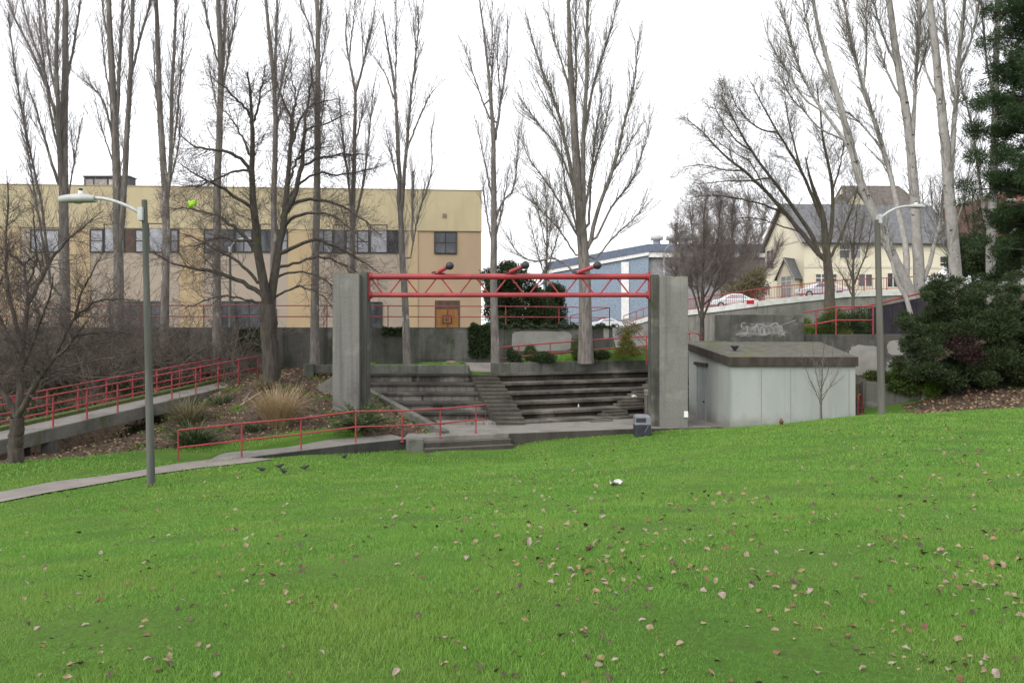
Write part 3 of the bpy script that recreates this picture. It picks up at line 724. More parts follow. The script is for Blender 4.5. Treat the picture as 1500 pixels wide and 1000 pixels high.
# ------------------------------------------------------------------ lower ramp with handrail
def lower_ramp():
    t = thing('concrete_ramp', 'low concrete ramp rising from the footpath to the stage', 'ramp', (-7, 28, -4.2))
    F = [P(290, 678.5, 25.4), P(354, 670.5, 26.0), P(441, 659.5, 27.6), P(521, 649.5, 28.4), P(597, 642.0, 29.6)]
    n = np.array([-.55, .83]); m = MB()
    for a, b in zip(F[:-1], F[1:]):
        za, zb = a[2], b[2]
        m.prism([a[:2], b[:2], b[:2]+n*1.75, a[:2]+n*1.75], [-5, -5, -5, -5], [za, zb, zb, za])
    m.build('slab', C_STAGE, t)
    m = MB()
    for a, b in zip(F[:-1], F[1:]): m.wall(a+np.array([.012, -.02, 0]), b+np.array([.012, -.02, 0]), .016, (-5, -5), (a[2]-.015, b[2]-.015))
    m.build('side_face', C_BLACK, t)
    m = MB()
    for a, b in zip(F[1:-1], F[2:]): m.wall((*(a[:2]+n*1.62), 0), (*(b[:2]+n*1.62), 0), .15, (a[2]-.3, b[2]-.3), (a[2]+.05, b[2]+.05))
    m.build('kerb', C_SIDE, t, bevel=.01)
    tops = [P(261, 630.0, 25.55), P(354, 620, 26.2), P(441, 612.5, 27.8), P(521, 602.3, 28.6), P(589, 601.3, 29.4), P(646, 598.4, 30.3), P(709, 592.8, 31.3)]
    railing('red two-bar handrail with its round end return beside the lower ramp and stage steps', tops, 1.08, [0.0], endloop=True)
    tr = [o for o in COL.objects if o.name.startswith('pipe_railing') and o.parent is None][-1]
    for (px, Y, zb) in ((354, 26.2, 670), (441, 27.8, 659), (521, 28.6, 649), (589, 29.4, 646), (645, 30.3, 640), (697, 31.12, 633)):
        x = PX(px, Y); zt = np.interp(px, [261, 354, 441, 521, 589, 646, 709], [a[2] for a in tops]); zb_ = PZ(zb, Y)-.03
        mm = MB().tube([(x, Y, zb_), (x, Y, zt)], .028, 8); mm.box(x-.06, x+.06, Y-.06, Y+.06, zb_, zb_+.04); mm.build('post', RED, tr)
lower_ramp()

# ------------------------------------------------------------------ raised ramp on the left
def raised_ramp():
    t = thing('raised_ramp', 'long raised concrete ramp with mossy kerb crossing the leaf bank', 'ramp', (-15, 30, -4))
    a = P(0, 644, 26.0); b = P(372, 557, 38.2); d = (b-a)/np.linalg.norm((b-a)[:2]); a0 = a-d*5.0
    n = np.array([-d[1], d[0]])/np.hypot(d[0], d[1]); 
    def pt(s, off, dz=0): q = a+d*s; return np.array([q[0]+n[0]*off, q[1]+n[1]*off, q[2]+dz])
    Lr = np.linalg.norm((b-a)[:2])
    def bar(o0, o1, z0, z1, s0=-5., s1=None):
        s1 = Lr if s1 is None else s1; p0, p1 = pt(s0, o0), pt(s1, o0); q0, q1 = pt(s0, o1), pt(s1, o1)
        return MB().prism([p0[:2], p1[:2], q1[:2], q0[:2]], [p0[2]+z0, p1[2]+z0, q1[2]+z0, q0[2]+z0], [p0[2]+z1, p1[2]+z1, q1[2]+z1, q0[2]+z1])
    bar(0, 1.55, -.2, 0).build('deck', C_STAGE, t, bevel=.01)
    bar(-.02, .22, -.46, -.015).build('edge_beam', C_SIDE, t, bevel=.012)
    bar(1.3, 1.57, -.42, -.205).build('edge_beam', C_SIDE, t, bevel=.012)
    bar(1.33, 1.6, .003, .13).build('kerb', MOSS, t, bevel=.02)
    for s in (1.9, 7.6):
        q = pt(s, .15); r_ = pt(s, 1.4)
        MB().box(q[0]-.16, q[0]+.2, q[1]-.15, q[1]+.25, -5, q[2]-.45).build('support_column', C_DARK, t); MB().box(r_[0]-.16, r_[0]+.2, r_[1]-.15, r_[1]+.25, -5, r_[2]-.43).build('support_column', C_DARK, t)
    for off, lb, s1 in ((.08, 'red two-bar railing on the near side of the raised ramp', Lr+.4), (1.42, 'red two-bar railing along the mossy kerb of the raised ramp', Lr-.6)):
        tops = [pt(-5, off, 1.08), pt(s1, off, 1.08)]
        railing(lb, tops, 1.08, 14, r=.03, rp=.032, endloop=off > 1)
raised_ramp()

# ------------------------------------------------------------------ the long wall with its railing
def long_wall():
    t = thing('retaining_wall', 'long stained grey concrete wall behind the poplars', 'wall', (-7, 40.3, -2))
    m = MB()
    for p, q in zip(WALLP[:-1], WALLP[1:]): m.wall((*p, 0), (*q, 0), .28, -2.9, PZ(480, 40) + .02)
    m.build('wall_body', C_DARK, t)
    def patch(x0, x1, y0, y1, name, mat, lab=None):
        for p, q in zip(WALLP[:-1], WALLP[1:]):
            p = np.array(p); q = np.array(q); dd = q-p
            f = lambda px: ((px-750)/FPX*p[1]-p[0])/(dd[0]-(px-750)/FPX*dd[1])
            a, b = f(x0), f(x1)
            if 0 <= a <= 1 and 0 <= b <= 1:
                A, B = p+dd*a, p+dd*b; nn = np.array([dd[1], -dd[0]])/np.hypot(*dd)
                V = []; N = 10   # rounded outline, 4 mm proud
                zt, zb = PZ(y0, (A[1]+B[1])/2), PZ(y1, (A[1]+B[1])/2)
                ol = []
                for k in range(40):
                    th = 2*math.pi*k/40; cx = math.copysign(abs(math.cos(th))**.3, math.cos(th)); cz = math.copysign(abs(math.sin(th))**.3, math.sin(th))
                    u = .5+.5*cx*(1+.02*rng.normal()); v = .5+.5*cz*(1+.02*rng.normal()); c = A+(B-A)*u+nn*.005
                    ol.append((c[0], c[1], zb+(zt-zb)*v))
                ol2 = [(x-nn[0]*.004, y-nn[1]*.004, z) for x, y, z in ol]
                mm = MB(); mm.add(ol, [tuple(range(39, -1, -1))]); mm.add(ol+ol2, [(k, (k+1) % 40, 40+(k+1) % 40, 40+k) for k in range(40)]); o = mm.build(name, mat, t)
                if lab: o['label'] = lab
    patch(750, 837, 485, 514, 'paint_patch', C_PATCH, 'rounded pale patch of cover-up paint')
    patch(608, 686, 482, 526, 'paint_patch', C_WALL, 'lighter grey cleaned section of wall')
    patch(884, 892, 480, 495, 'paint_patch', C_PATCH, 'small pale blot of cover-up paint')
    xs = [-36, -25, -7.05, -1.05, 5.25]; tops = [(x, float(wall_y(x))+.14, 1.09) for x in xs]
    n = 15; fr = list(np.linspace(0, 1, n))
    railing('long red two-bar railing along the top of the concrete wall', tops, 1.08, fr, endloop=False, r=.026, rp=.026)
    e = tops[-1]
    railing('short red railing returning from the end of the long wall', [e[:2]+(1.085,), (e[0]-1.6, e[1]+7, .75)], 1.05, 3, r=.026, rp=.026)
long_wall()

# ------------------------------------------------------------------ terrace rail and right-hand stair
def terrace_rail():
    tp = [P(723, 534, 39.5), P(723, 518, 39.5), P(727, 512, 39.5), P(736, 508.5, 39.6), P(806, 502.5, 40.4), P(862, 498.3, 41.0), P(957, 491.5, 41.8), P(1015, 487.5, 42.2), P(1023, 489, 42.2), P(1028.5, 496, 42.2)]
    t = thing('pipe_railing', 'red curved-end handrail behind the clipped shrubs of the upper terrace', 'railing', (tp[0][0], tp[0][1], -1.8))
    MB().tube(tp, .035, 9).build('rail', RED, t)
    MB().tube([P(723, 526, 39.5), P(760, 522.3, 39.9), P(806, 517.2, 40.4), P(862, 512.5, 41), P(957, 505.5, 41.8), P(1010, 503, 42.2)], .03, 8).build('rail', RED, t)
    for px, Y, y0 in ((760, 39.9, 506.6), (806, 40.4, 502.5), (862, 41, 498.3), (947, 41.7, 492), (1010, 42.2, 488)):
        q = P(px, y0, Y); MB().tube([(q[0], Y, -1.9), tuple(q)], .03, 8).build('post', RED, t)
    # pale bars of the stair down from the street
    s = thing('stair_railing', 'pale weathered pair of sloping stair bars beside the golden conifer', 'railing', tuple(P(957, 515, 44)))
    MB().tube([P(920, 470, 50), P(961, 512, 44)], .05, 8).build('rail', two('weathered_rail', (.36, .24, .19), (.30, .2, .16), 3), s)
    MB().tube([P(912, 472, 50), P(948, 508, 44.2)], .05, 8).build('rail', two('dull_rail', (.24, .21, .14), (.19, .17, .12), 3), s)
terrace_rail()

# ------------------------------------------------------------------ shed
def shed():
    t = thing('park_shed', 'pale grey flat-roofed shed with dark fascia and side door', 'shed', (11, 34, -4))
    SH = NT('shed_paint', .6, .3)
    k = SH.mix(SH.ramp(SH.noise((.9, .9, .35), 4), .35, .65), (.265, .285, .268), (.30, .315, .295)); k = SH.mix(SH.math('MULTIPLY', SH.ramp(SH.noise((3, 3, .2), 5), .52, .75), .4), k, (.195, .21, .192))
    k = SH.mix(SH.math('MULTIPLY', SH.ramp(SH.noise(6, 5, .7), .58, .75), .35), k, (.2, .2, .175))
    _sz = SH.n('ShaderNodeSeparateXYZ'); SH.l(SH.pos, _sz.inputs[0]); _h = SH.math('ADD', SH.math('MULTIPLY', SH.math('SUBTRACT', SH.noise((2.5, 2.5, 2), 5, .7), .5), 1.1), SH.math('ADD', _sz.outputs[2], 3.7)); k = SH.mix(SH.math('MULTIPLY', SH.math('SUBTRACT', 1.0, SH.ramp(_h, -.25, .35)), .6), k, (.13, .125, .10))
    SH.col(k); SH.bump(SH.noise((3, 3, .6), 3), .01, .5)
    fl = np.array([PX(1070, 32.3), 32.3]); fr = np.array([PX(1253, 32.3), 32.3]); bl = np.array([PX(1009, 37.9)+.0, 37.9]); br = np.array([14.1, 37.9])
    zf = PZ(536, 32.3); zb = -1.0
    MB().prism([fl, fr, br, bl], -4.9, [zf, zf, zb, zb]).build('wall', SH.m, t)
    # overhanging roof
    o = .09; A = [fl+(-.1, -.13), fr+(.07, -.13), br+(.2, .1), bl+(-.25, .1)]
    zt = [PZ(522.5, 32.17), PZ(522.5, 32.17), PZ(500.5, 38), PZ(500.5, 38)]
    fa = two('fascia_board', (.03, .024, .02), (.05, .04, .032), (4, 4, 1), rough=.8, bump=.004)
    MB().prism(A, [z-.37 for z in zt[:2]]+[z-.3 for z in zt[2:]], [z-.012 for z in zt]).build('fascia', fa, t, bevel=.01)
    rf = NT('roof_felt', .95, .1); kk = rf.mix(rf.ramp(rf.noise(2.2, 5, .65), .35, .65), (.085, .08, .07), (.125, .117, .102)); kk = rf.mix(rf.ramp(rf.noise((.75, .75, .75), 5, .7), .55, .68), kk, (.095, .115, .03)); kk = rf.mix(rf.ramp(rf.noise(11, 4), .58, .68), kk, (.06, .055, .045)); rf.col(kk); rf.bump(rf.noise(30, 5), .02)
    B = [np.array(a)+np.array(q) for a, q in zip(A, [(.02, .02), (-.02, .02), (-.02, -.02), (.02, -.02)])]
    MB().prism(B, [z-.011 for z in zt], zt).build('roof_covering', rf.m, t)
    # side door: on the wall that runs from the front corner back
    def side(y, z, off=0):   # point on the side wall
        f = (y-fl[1])/(bl[1]-fl[1]); x = fl[0]+(bl[0]-fl[0])*f; return np.array([x-off, y, z])
    def sidebox(y0, y1, z0, z1, off, name, mat, par):
        a, b = side(y0, 0, off), side(y1, 0, off); c, e = side(y1, 0, -.02), side(y0, 0, -.02)
        return MB().prism([e[:2], c[:2], b[:2], a[:2]][::-1], z0, z1).build(name, mat, par)
    dr = sidebox(35.4, 36.5, -4.5, -1.75, .012, 'door', two('door_paint', (.215, .235, .225), (.19, .21, .2), 2), t)
    fm = two('door_frame_paint', (.25, .27, .255), (.225, .245, .23), 2)
    f1 = sidebox(35.3, 35.4, -4.5, -1.66, .05, 'door_frame', fm, dr); sidebox(36.5, 36.6, -4.5, -1.66, .05, 'door_frame', fm, dr); sidebox(35.1, 36.8, -1.66, -1.52, .11, 'door_hood', fa, dr)
    q = side(35.55, -3.2, .05); MB().ball(q, .045, 8, 6).build('handle', BLACK, dr)
    # panel seams: narrow battens
    for x in np.linspace(fl[0]+1.22, fr[0]-.25, 4): MB().box(x-.012, x+.012, 32.292, 32.299, -4.8, zf-.35+.22).build('seam_strip', two('seam_paint', (.2, .215, .2), (.18, .195, .18), 2), t)
    MB().box(fl[0]-.004, fl[0]+.03, 32.285, 32.298, -4.8, zf-.13).build('corner_trim', fm, t)
    c = P(1076.5, 516, 34.2); 
    v = thing('vent_pipe', 'small dark vent pipe with a flared cap on the shed roof', 'vent', tuple(c)); MB().tube([(c[0], c[1], c[2]-.35), (c[0], c[1], c[2]+.12)], .05, 10).build('pipe', BLACK, v); MB().lathe((c[0], c[1], c[2]+.1), [(.06, 0), (.17, .14), (.17, .19), (.02, .2)], 12).build('cap', BLACK, v)
shed()

# ------------------------------------------------------------------ graffiti block, planters and walls on the right
def right_walls():
    t = thing('concrete_block', 'dark square concrete wall block with white scrawled graffiti above the shed', 'wall', (12.5, 39.6, -1))
    MB().box(PX(1057, 39.5), PX(1178, 39.5), 39.5, 40.9, -2.2, PZ(460.5, 39.5)).build('wall_body', C_DARK, t, bevel=.03)
    sp = two('faded_spray_paint', (.25, .245, .228), (.15, .147, .135), 3.5)
    m = MB(); Y = 39.492
    def stroke(pts, w):
        p, _ = resample(smooth_px(pts, 3), 26); d = np.gradient(p, axis=0); nn = np.stack([-d[:, 1], d[:, 0]], 1); nn /= np.linalg.norm(nn, axis=1, keepdims=True)+1e-9
        w_ = w*(.75+.5*rng.random(len(p)))[:, None]
        a, b = p+nn*w_/2, p-nn*w_/2
        V = [P(x, y, Y-.0005*len(m.v)/52) for x, y in a]+[P(x, y, Y-.0005*len(m.v)/52) for x, y in b]; k = len(p)
        m.add(V, [(i, i+1, k+i+1, k+i) for i in range(k-1)])
    sm = two('paint_smear', (.135, .13, .12), (.10, .098, .09), 6)
    for cx, cy, wx, wy in ((1115, 484, 34, 7), (1120, 478, 20, 6), (1096, 488, 18, 4), (1138, 486, 12, 6)):
        ol = []
        for q in range(30): th = 2*math.pi*q/30; rr = 1+.28*math.sin(5*th+cx)+.16*rng.normal(); ol.append(tuple(P(cx+wx*math.cos(th)*rr, cy-wy*math.sin(th)*rr, 39.494-.0004*(cx % 7))))
        s_ = MB(); s_.add(ol, [tuple(range(29, -1, -1))]); s_.build('paint_smear', sm, t)
    stroke([(1093, 474), (1088, 472), (1085, 477), (1088, 482), (1093, 481), (1095, 474), (1095, 486), (1092, 491), (1084, 492)], 1.6)
    for i, x in enumerate(range(1099, 1144, 7)): stroke([(x, 489-(i % 3)), (x+1, 480-(i % 2)*4), (x+4, 478), (x+6, 484), (x+5, 490), (x+9, 486)], 1.8)
    stroke([(1078, 490), (1095, 487), (1115, 491), (1135, 486), (1150, 491)], 2.6); stroke([(1100, 484), (1112, 472), (1125, 480), (1138, 470), (1142, 483), (1149, 488)], 2.2); stroke([(1140, 478), (1150, 474), (1160, 471), (1166, 468.5)], 1.2)
    stroke([(1142, 476), (1147, 480), (1143, 485), (1149, 489)], 1.5)
    tag(m.build('graffiti', sp, t), 'faded white scribbled graffiti')
    # low wall running behind the shed roof
    m = MB().box(PX(1005, 38.9), PX(1062, 38.9), 38.6, 38.9, -2.2, PZ(499.5, 38.6)); tag(m.build('low_wall', C_WALL, None, bevel=.02), 'low grey wall between the pillar and the graffiti block', 'wall')
    # upper planter
    t = thing('planter_wall', 'stained concrete planter wall holding the clipped golden bushes', 'planter', (17, 41, -2.4))
    MB().box(PX(1180, 41), 22, 41, 41.3, -3.0, PZ(489.5, 41)).build('wall_body', C_DARK, t, bevel=.02)
    def flatpatch(x0, x1, y0, y1, Yp, seed):
        r = np.random.default_rng(seed); ol = []
        for k in range(36):
            th = 2*math.pi*k/36; cx = math.copysign(abs(math.cos(th))**.45, math.cos(th)); cz = math.copysign(abs(math.sin(th))**.45, math.sin(th))
            ol.append(tuple(P((x0+x1)/2+(x1-x0)/2*cx*(1+.05*r.normal()), (y0+y1)/2-(y1-y0)/2*cz*(1+.05*r.normal()), Yp-.005)))
        mm = MB(); mm.add(ol, [tuple(range(35, -1, -1))]); return mm.build('paint_patch', C_PATCH, t)
    flatpatch(1244, 1292, 506, 549, 41, 3); flatpatch(1300, 1340, 498, 520, 41, 4); flatpatch(1298, 1338, 527, 548, 41, 5)
    # lower planter
    t = thing('planter_wall', 'low mossy concrete wall with straggling plants behind the lamp post', 'planter', (16, 35, -3.6))
    MB().prism([(PX(1264, 35), 35), (PX(1372, 35), 35), (PX(1372, 35), 35.25), (PX(1264, 35), 35.25)], -4.4, [PZ(558, 35), PZ(571, 35), PZ(571, 35), PZ(558, 35)]).build('wall_body', C_WALL, t, bevel=.02)
    MB().prism([(PX(1350, 34.9), 34.9), (PX(1371, 34.9), 34.9), (PX(1371, 34.9), 34.993), (PX(1350, 34.9), 34.993)], -4.4, [PZ(568, 34.9), PZ(592, 34.9), PZ(592, 34.9), PZ(568, 34.9)]).build('end_pier', C_RISE, t)
    MB().prism([(PX(1256, 36.0), 36.0), (PX(1276, 35.3), 35.3), (PX(1276, 35.3)+.1, 35.55), (PX(1256, 36)+.1, 36.2)], -3.4, [PZ(551, 36), PZ(565, 35.3), PZ(565, 35.3), PZ(551, 36)]).build('coping', C_RISE, t)
    # dark steps beside the shed
    s = thing('stairs', 'shadowed narrow steps between the shed and the low mossy wall', 'stairs', (14.3, 33.4, -3.8))
    for i in range(6): MB().box(13.75, 14.72, 33.6+.33*i, 33.95+.33*i+.6, -4.6, -3.75+.2*i).build('step', C_STEP, s, bevel=.01)
    tp = [P(1256.5, 609, 33.2), P(1256.5, 585, 33.2), P(1257, 579, 33.2), P(1259.5, 577.2, 33.3), P(1262, 580, 33.5), P(1262.5, 612, 33.5)]
    t = thing('stair_handrail', 'looped red handrail at the shadowed steps beside the shed', 'railing', tuple(tp[0])); MB().tube(tp, .03, 8).build('rail', RED, t); MB().tube([P(1256.5, 596, 33.2), P(1262.5, 598, 33.5)], .022, 8).build('crossbar', RED, t)
    # dark boarded ramp side with sloping rail
    dk = two('dark_panel', (.022, .02, .026), (.035, .032, .038), 1.5, rough=.8)
    t = thing('panel_fence', 'dark solid panel fence sloping up behind the lamp post', 'fence', (19, 43, -.5))
    n = 6; X0, X1 = PX(1272, 43), PX(1372, 43.4)
    for i in range(n):
        a, b = X0+(X1-X0)*i/n, X0+(X1-X0)*(i+1)/n-.02; pz = lambda x: PZ(np.interp(x, [X0, X1], [452, 430]), 43)
        MB().prism([(a, 43), (b, 43), (b, 43.08), (a, 43.08)], -.9, [pz(a), pz(b), pz(b), pz(a)]).build('panel', dk, t)
    MB().tube([P(1205, 459, 43), P(1272, 447.5, 42.9), P(1372, 424, 42.9)], .045, 8).build('top_rail', RED, t)
    railing('red two-bar railing around the clipped golden bushes of the planter', [P(1177, 457.5, 41.1), P(1196, 454.5, 41.1), P(1225, 449, 41.1), P(1279, 449, 41.1)], 1.42, [.18, .47, 1.0], r=.035, rp=.035, levels=(1, .52))
right_walls()
# ------------------------------------------------------------------ tan building
def tan_building():
    A = np.array([PX(705, 57), 57.0]); B = np.array([PX(0, 54.5), 54.5]); u = unit(B-A); n = np.array([u[1], -u[0]]); n = n if n[1] < 0 else -n
    def SZ(px, py):
        k = (px-750)/FPX; s = (A[0]-k*A[1])/(k*u[1]-u[0]); Y = A[1]+u[1]*s; return s, (HZ-py)/FPX*Y
    def bx(s0, s1, z0, z1, o0, o1, name, mat, par, bevel=0):
        p = [A+u*s0+n*o0, A+u*s1+n*o0, A+u*s1+n*o1, A+u*s0+n*o1]
        return MB().prism(p[::-1] if True else p, z0, z1).build(name, mat, par, bevel)
    cream = two('cream_stucco', (.43, .365, .23), (.395, .335, .21), .35, c=(.355, .30, .19), csc=(1.3, 1.3, .13), clo=.5, chi=.75)
    ochre = two('ochre_stucco', (.40, .305, .18), (.37, .28, .165), .5, c=(.31, .235, .145), csc=(1.4, 1.4, .12))
    tanm = two('tan_stucco', (.37, .275, .18), (.34, .25, .165), .5)
    pinkg = two('grey_pink_stucco', (.335, .28, .22), (.305, .255, .2), .6, c=(.255, .21, .165), csc=(1.4, 1.4, .12))
    t = thing('tan_building', 'long flat-roofed tan and cream building behind the wall and poplars', 'building', (A[0]-15, A[1], 0))
    zt = PZ(280, 57); zm = SZ(650, 338.5)[1]; END = 52
    bx(0, END, -.5, zt-.15, 0, -25, 'wall', tanm, t)
    bx(-.03, END, zm, zt, .10, -.3, 'upper_band', cream, t); bx(-.03, .3, zm, zt-.004, -.3, -25, 'upper_band', cream, t)
    bx(-.05, END, zt+.003, zt+.06, .13, -.35, 'parapet_cap', two('parapet_metal', (.33, .28, .18), (.3, .26, .17), 2), t)
    for a, b in ((-40, 30), (100, 133), (264, 299), (422, 458), (598, 612)):
        s1, s0 = SZ(a, 400)[0], SZ(b, 400)[0]; bx(s0, s1, -.5, zm-.003, .06, 0, 'pier', ochre, t)
    for a, b in ((30, 100), (133, 264), (299, 422), (458, 598)):
        s1, s0 = SZ(a, 400)[0]-.003, SZ(b, 400)[0]+.003; bx(s0, s1, -.5, zm-.003, .02, 0, 'spandrel', pinkg, t)
    def win(x0, x1, y0, y1, gl, nx=2, ny=2, nm='window', off=.02):
        s1, z1 = SZ(x0, y0); s0, z0 = SZ(x1, y1); m = MB(); f = .075
        def bar(a, b, c, d, o):
            p = [A+u*a+n*o, A+u*b+n*o, A+u*b+n*off, A+u*a+n*off]; m.prism(p[::-1], c, d)
        bar(s0, s0+f, z0, z1, .1); bar(s1-f, s1, z0, z1, .1); bar(s0+f, s1-f, z0, z0+f, .1); bar(s0+f, s1-f, z1-f, z1, .1)
        for i in range(1, nx): c = s0+(s1-s0)*i/nx; bar(c-.03, c+.03, z0+f, z1-f, .088)
        for j in range(1, ny): c = z0+(z1-z0)*j/ny; bar(s0+f, s1-f, c-.028, c+.028, .084)
        w = m.build(nm, FRAME, t); bx(s0+.01, s1-.01, z0+.01, z1-.01, .06, .0+off+.001, 'pane', gl, w)
        return w
    win(45, 88, 336, 370, GL_L, 2, 1); win(132, 152, 336, 370, GL_L, 1, 2); win(152.6, 183, 328, 370, GL_L, 2, 1); win(198, 217, 336, 370, GL_L, 1, 2); win(217.6, 249, 327, 370, GL_L, 1, 1); win(249.6, 262, 336, 370, GL_G, 1, 2)
    win(299, 316, 336, 370, GL_G, 1, 2); win(316.6, 344, 328, 370, GL_D, 1, 1); win(344.6, 370, 336, 370, GL_G, 2, 2); win(381, 408, 328, 370, GL_D, 1, 1); win(408.6, 422, 336, 370, GL_G, 1, 2)
    win(460, 488, 336, 371, GL_G, 2, 2); win(488.6, 506, 329, 371, GL_D, 1, 1); win(506.6, 541, 337, 371, GL_L, 2, 2); win(541.6, 568, 329, 371, GL_L, 1, 1); win(568.6, 584, 337, 371, GL_D, 1, 2)
    win(636, 669, 339.5, 372, GL_D, 2, 2); win(-60, -10, 336, 370, GL_L, 2, 1)
    win(160, 237, 441, 480, GL_D, 5, 2); win(325, 385, 441, 481, GL_D, 3, 2); win(390, 405, 452, 481, GL_D, 1, 1); win(542, 560, 442, 481, GL_D, 1, 2)
    br = two('brown_board', (.09, .06, .045), (.07, .045, .035), 3)
    s1, z1 = SZ(183.4, 336); s0, z0 = SZ(197.6, 370); bx(s0, s1, z0, z1, .05, .021, 'board_panel', br, t)
    # recessed wooden door bay
    s1, z1 = SZ(637, 440); s0, z0 = SZ(673.5, 485)
    wd = two('orange_door_wood', (.25, .125, .035), (.19, .09, .025), (4, 4, 1))
    d = bx(s0, s1, z0, z1, .03, .001, 'door', br, t); mid = (s0+s1)/2
    for a, b in ((s0+.1, mid-.03), (mid+.03, s1-.1)): bx(a, b, z0, z1-.62, .05, .031, 'door_leaf', wd, d)
    sg, sz = SZ(655, 468); bx(sg-.33, sg+.33, sz-.3, sz+.3, .075, .051, 'notice_board', two('notice_dark', (.03, .026, .02), (.05, .04, .03), 5), d); bx(sg-.24, sg+.24, sz-.21, sz+.21, .085, .076, 'notice_panel', wd, d); bx(sg-.13, sg+.13, sz-.12, sz+.12, .09, .086, 'notice_mark', br, d)
    for px, py in ((651, 316), (604.5, 286)):
        s, z = SZ(px, py); o = .1; bx(s-.13, s+.13, z-.13, z+.13, .16, o+.001, 'vent', two('vent_metal', (.2, .17, .15), (.17, .14, .13), 5), t)
    # roof plant
    r = thing('roof_unit', 'dark boxy mechanical unit standing on the tan building roof', 'roof unit', (PX(155, 62), 62, 9.6)); rm = two('roof_unit_paint', (.045, .05, .065), (.07, .075, .09), 3)
    zb, z1 = PZ(275, 62), PZ(259.5, 62); MB().box(PX(123, 62), PX(190, 62), 62, 63, zb-1, z1).build('casing', rm, r)
    MB().box(PX(122, 62), PX(191, 62), 61.9, 63.1, z1+.003, z1+.1).build('lid', BLACK, r)
    for a, b, c in ((126, 137, .26), (139, 157, .3), (160, 168, .42), (170, 178, .42)): MB().box(PX(a, 62), PX(b, 62), 61.95, 61.998, PZ(271, 62), PZ(263, 62)).build('louvre', two('louvre_%d' % a, (c, c*.92, c*.85), (c*.7, c*.65, c*.62), 6), r)
tan_building()

# ------------------------------------------------------------------ houses on the right
SID = NT('cream_siding', .75, .2)
_sx = SID.n('ShaderNodeSeparateXYZ'); SID.l(SID.pos, _sx.inputs[0]); _fr = SID.math('FRACT', SID.math('DIVIDE', _sx.outputs[2], .2))
_k = SID.mix(SID.ramp(SID.noise(.5, 4), .3, .7), (.62, .575, .43), (.66, .61, .46)); _k = SID.mix(SID.math('MULTIPLY', SID.math('LESS_THAN', _fr, .12), .3), _k, (.42, .39, .29)); SID.col(_k); SID = SID.m
ROOF = two('grey_shingles', (.095, .095, .1), (.135, .135, .14), 2.2, c=(.075, .075, .08), csc=9, bump=.02)
ROOFB = two('brown_shingles', (.085, .072, .064), (.12, .103, .09), 2.2, c=(.085, .07, .06), csc=9, bump=.02)
TRIM = two('cream_trim', (.62, .58, .47), (.56, .52, .42), 2)
def quad(name, pts, mat, par, th=.12):
    p = np.array(pts, float); nn = unit(np.cross(p[1]-p[0], p[-1]-p[0])); q = p-nn*th; n = len(p); m = MB()
    m.add(list(p)+list(q), [tuple(range(n)), tuple(range(2*n-1, n-1, -1))]+[(i, n+i, n+(i+1) % n, (i+1) % n) for i in range(n)][::1]); o = m.build(name, mat, par)
    return o
def wall_window(A, B, s0, s1, z0, z1, par, gl=GL_D, nx=2, ny=2, off=.05):
    """window on the plan line A-B at distances s0..s1"""
    u = unit(B-A); n = np.array([u[1], -u[0]]); n = n if n@(-(A+B)/2) > 0 else -n
    m = MB(); f = .11
    def bar(a, b, c, d, o, mm): mm.prism([A+u*a+n*o, A+u*b+n*o, A+u*b+n*.004, A+u*a+n*.004], c, d)
    bar(s0-f, s0, z0-f, z1+f, off, m); bar(s1, s1+f, z0-f, z1+f, off, m); bar(s0, s1, z0-f, z0, off, m); bar(s0, s1, z1, z1+f, off, m)
    for i in range(1, nx): c = s0+(s1-s0)*i/nx; bar(c-.05, c+.05, z0, z1, off*.8, m)
    for j in range(1, ny): c = z0+(z1-z0)*j/ny; bar(s0, s1, c-.04, c+.04, off*.7, m)
    w = m.build('window', TRIM, par); g = MB(); bar(s0, s1, z0, z1, .02, g); g.build('pane', gl, w)
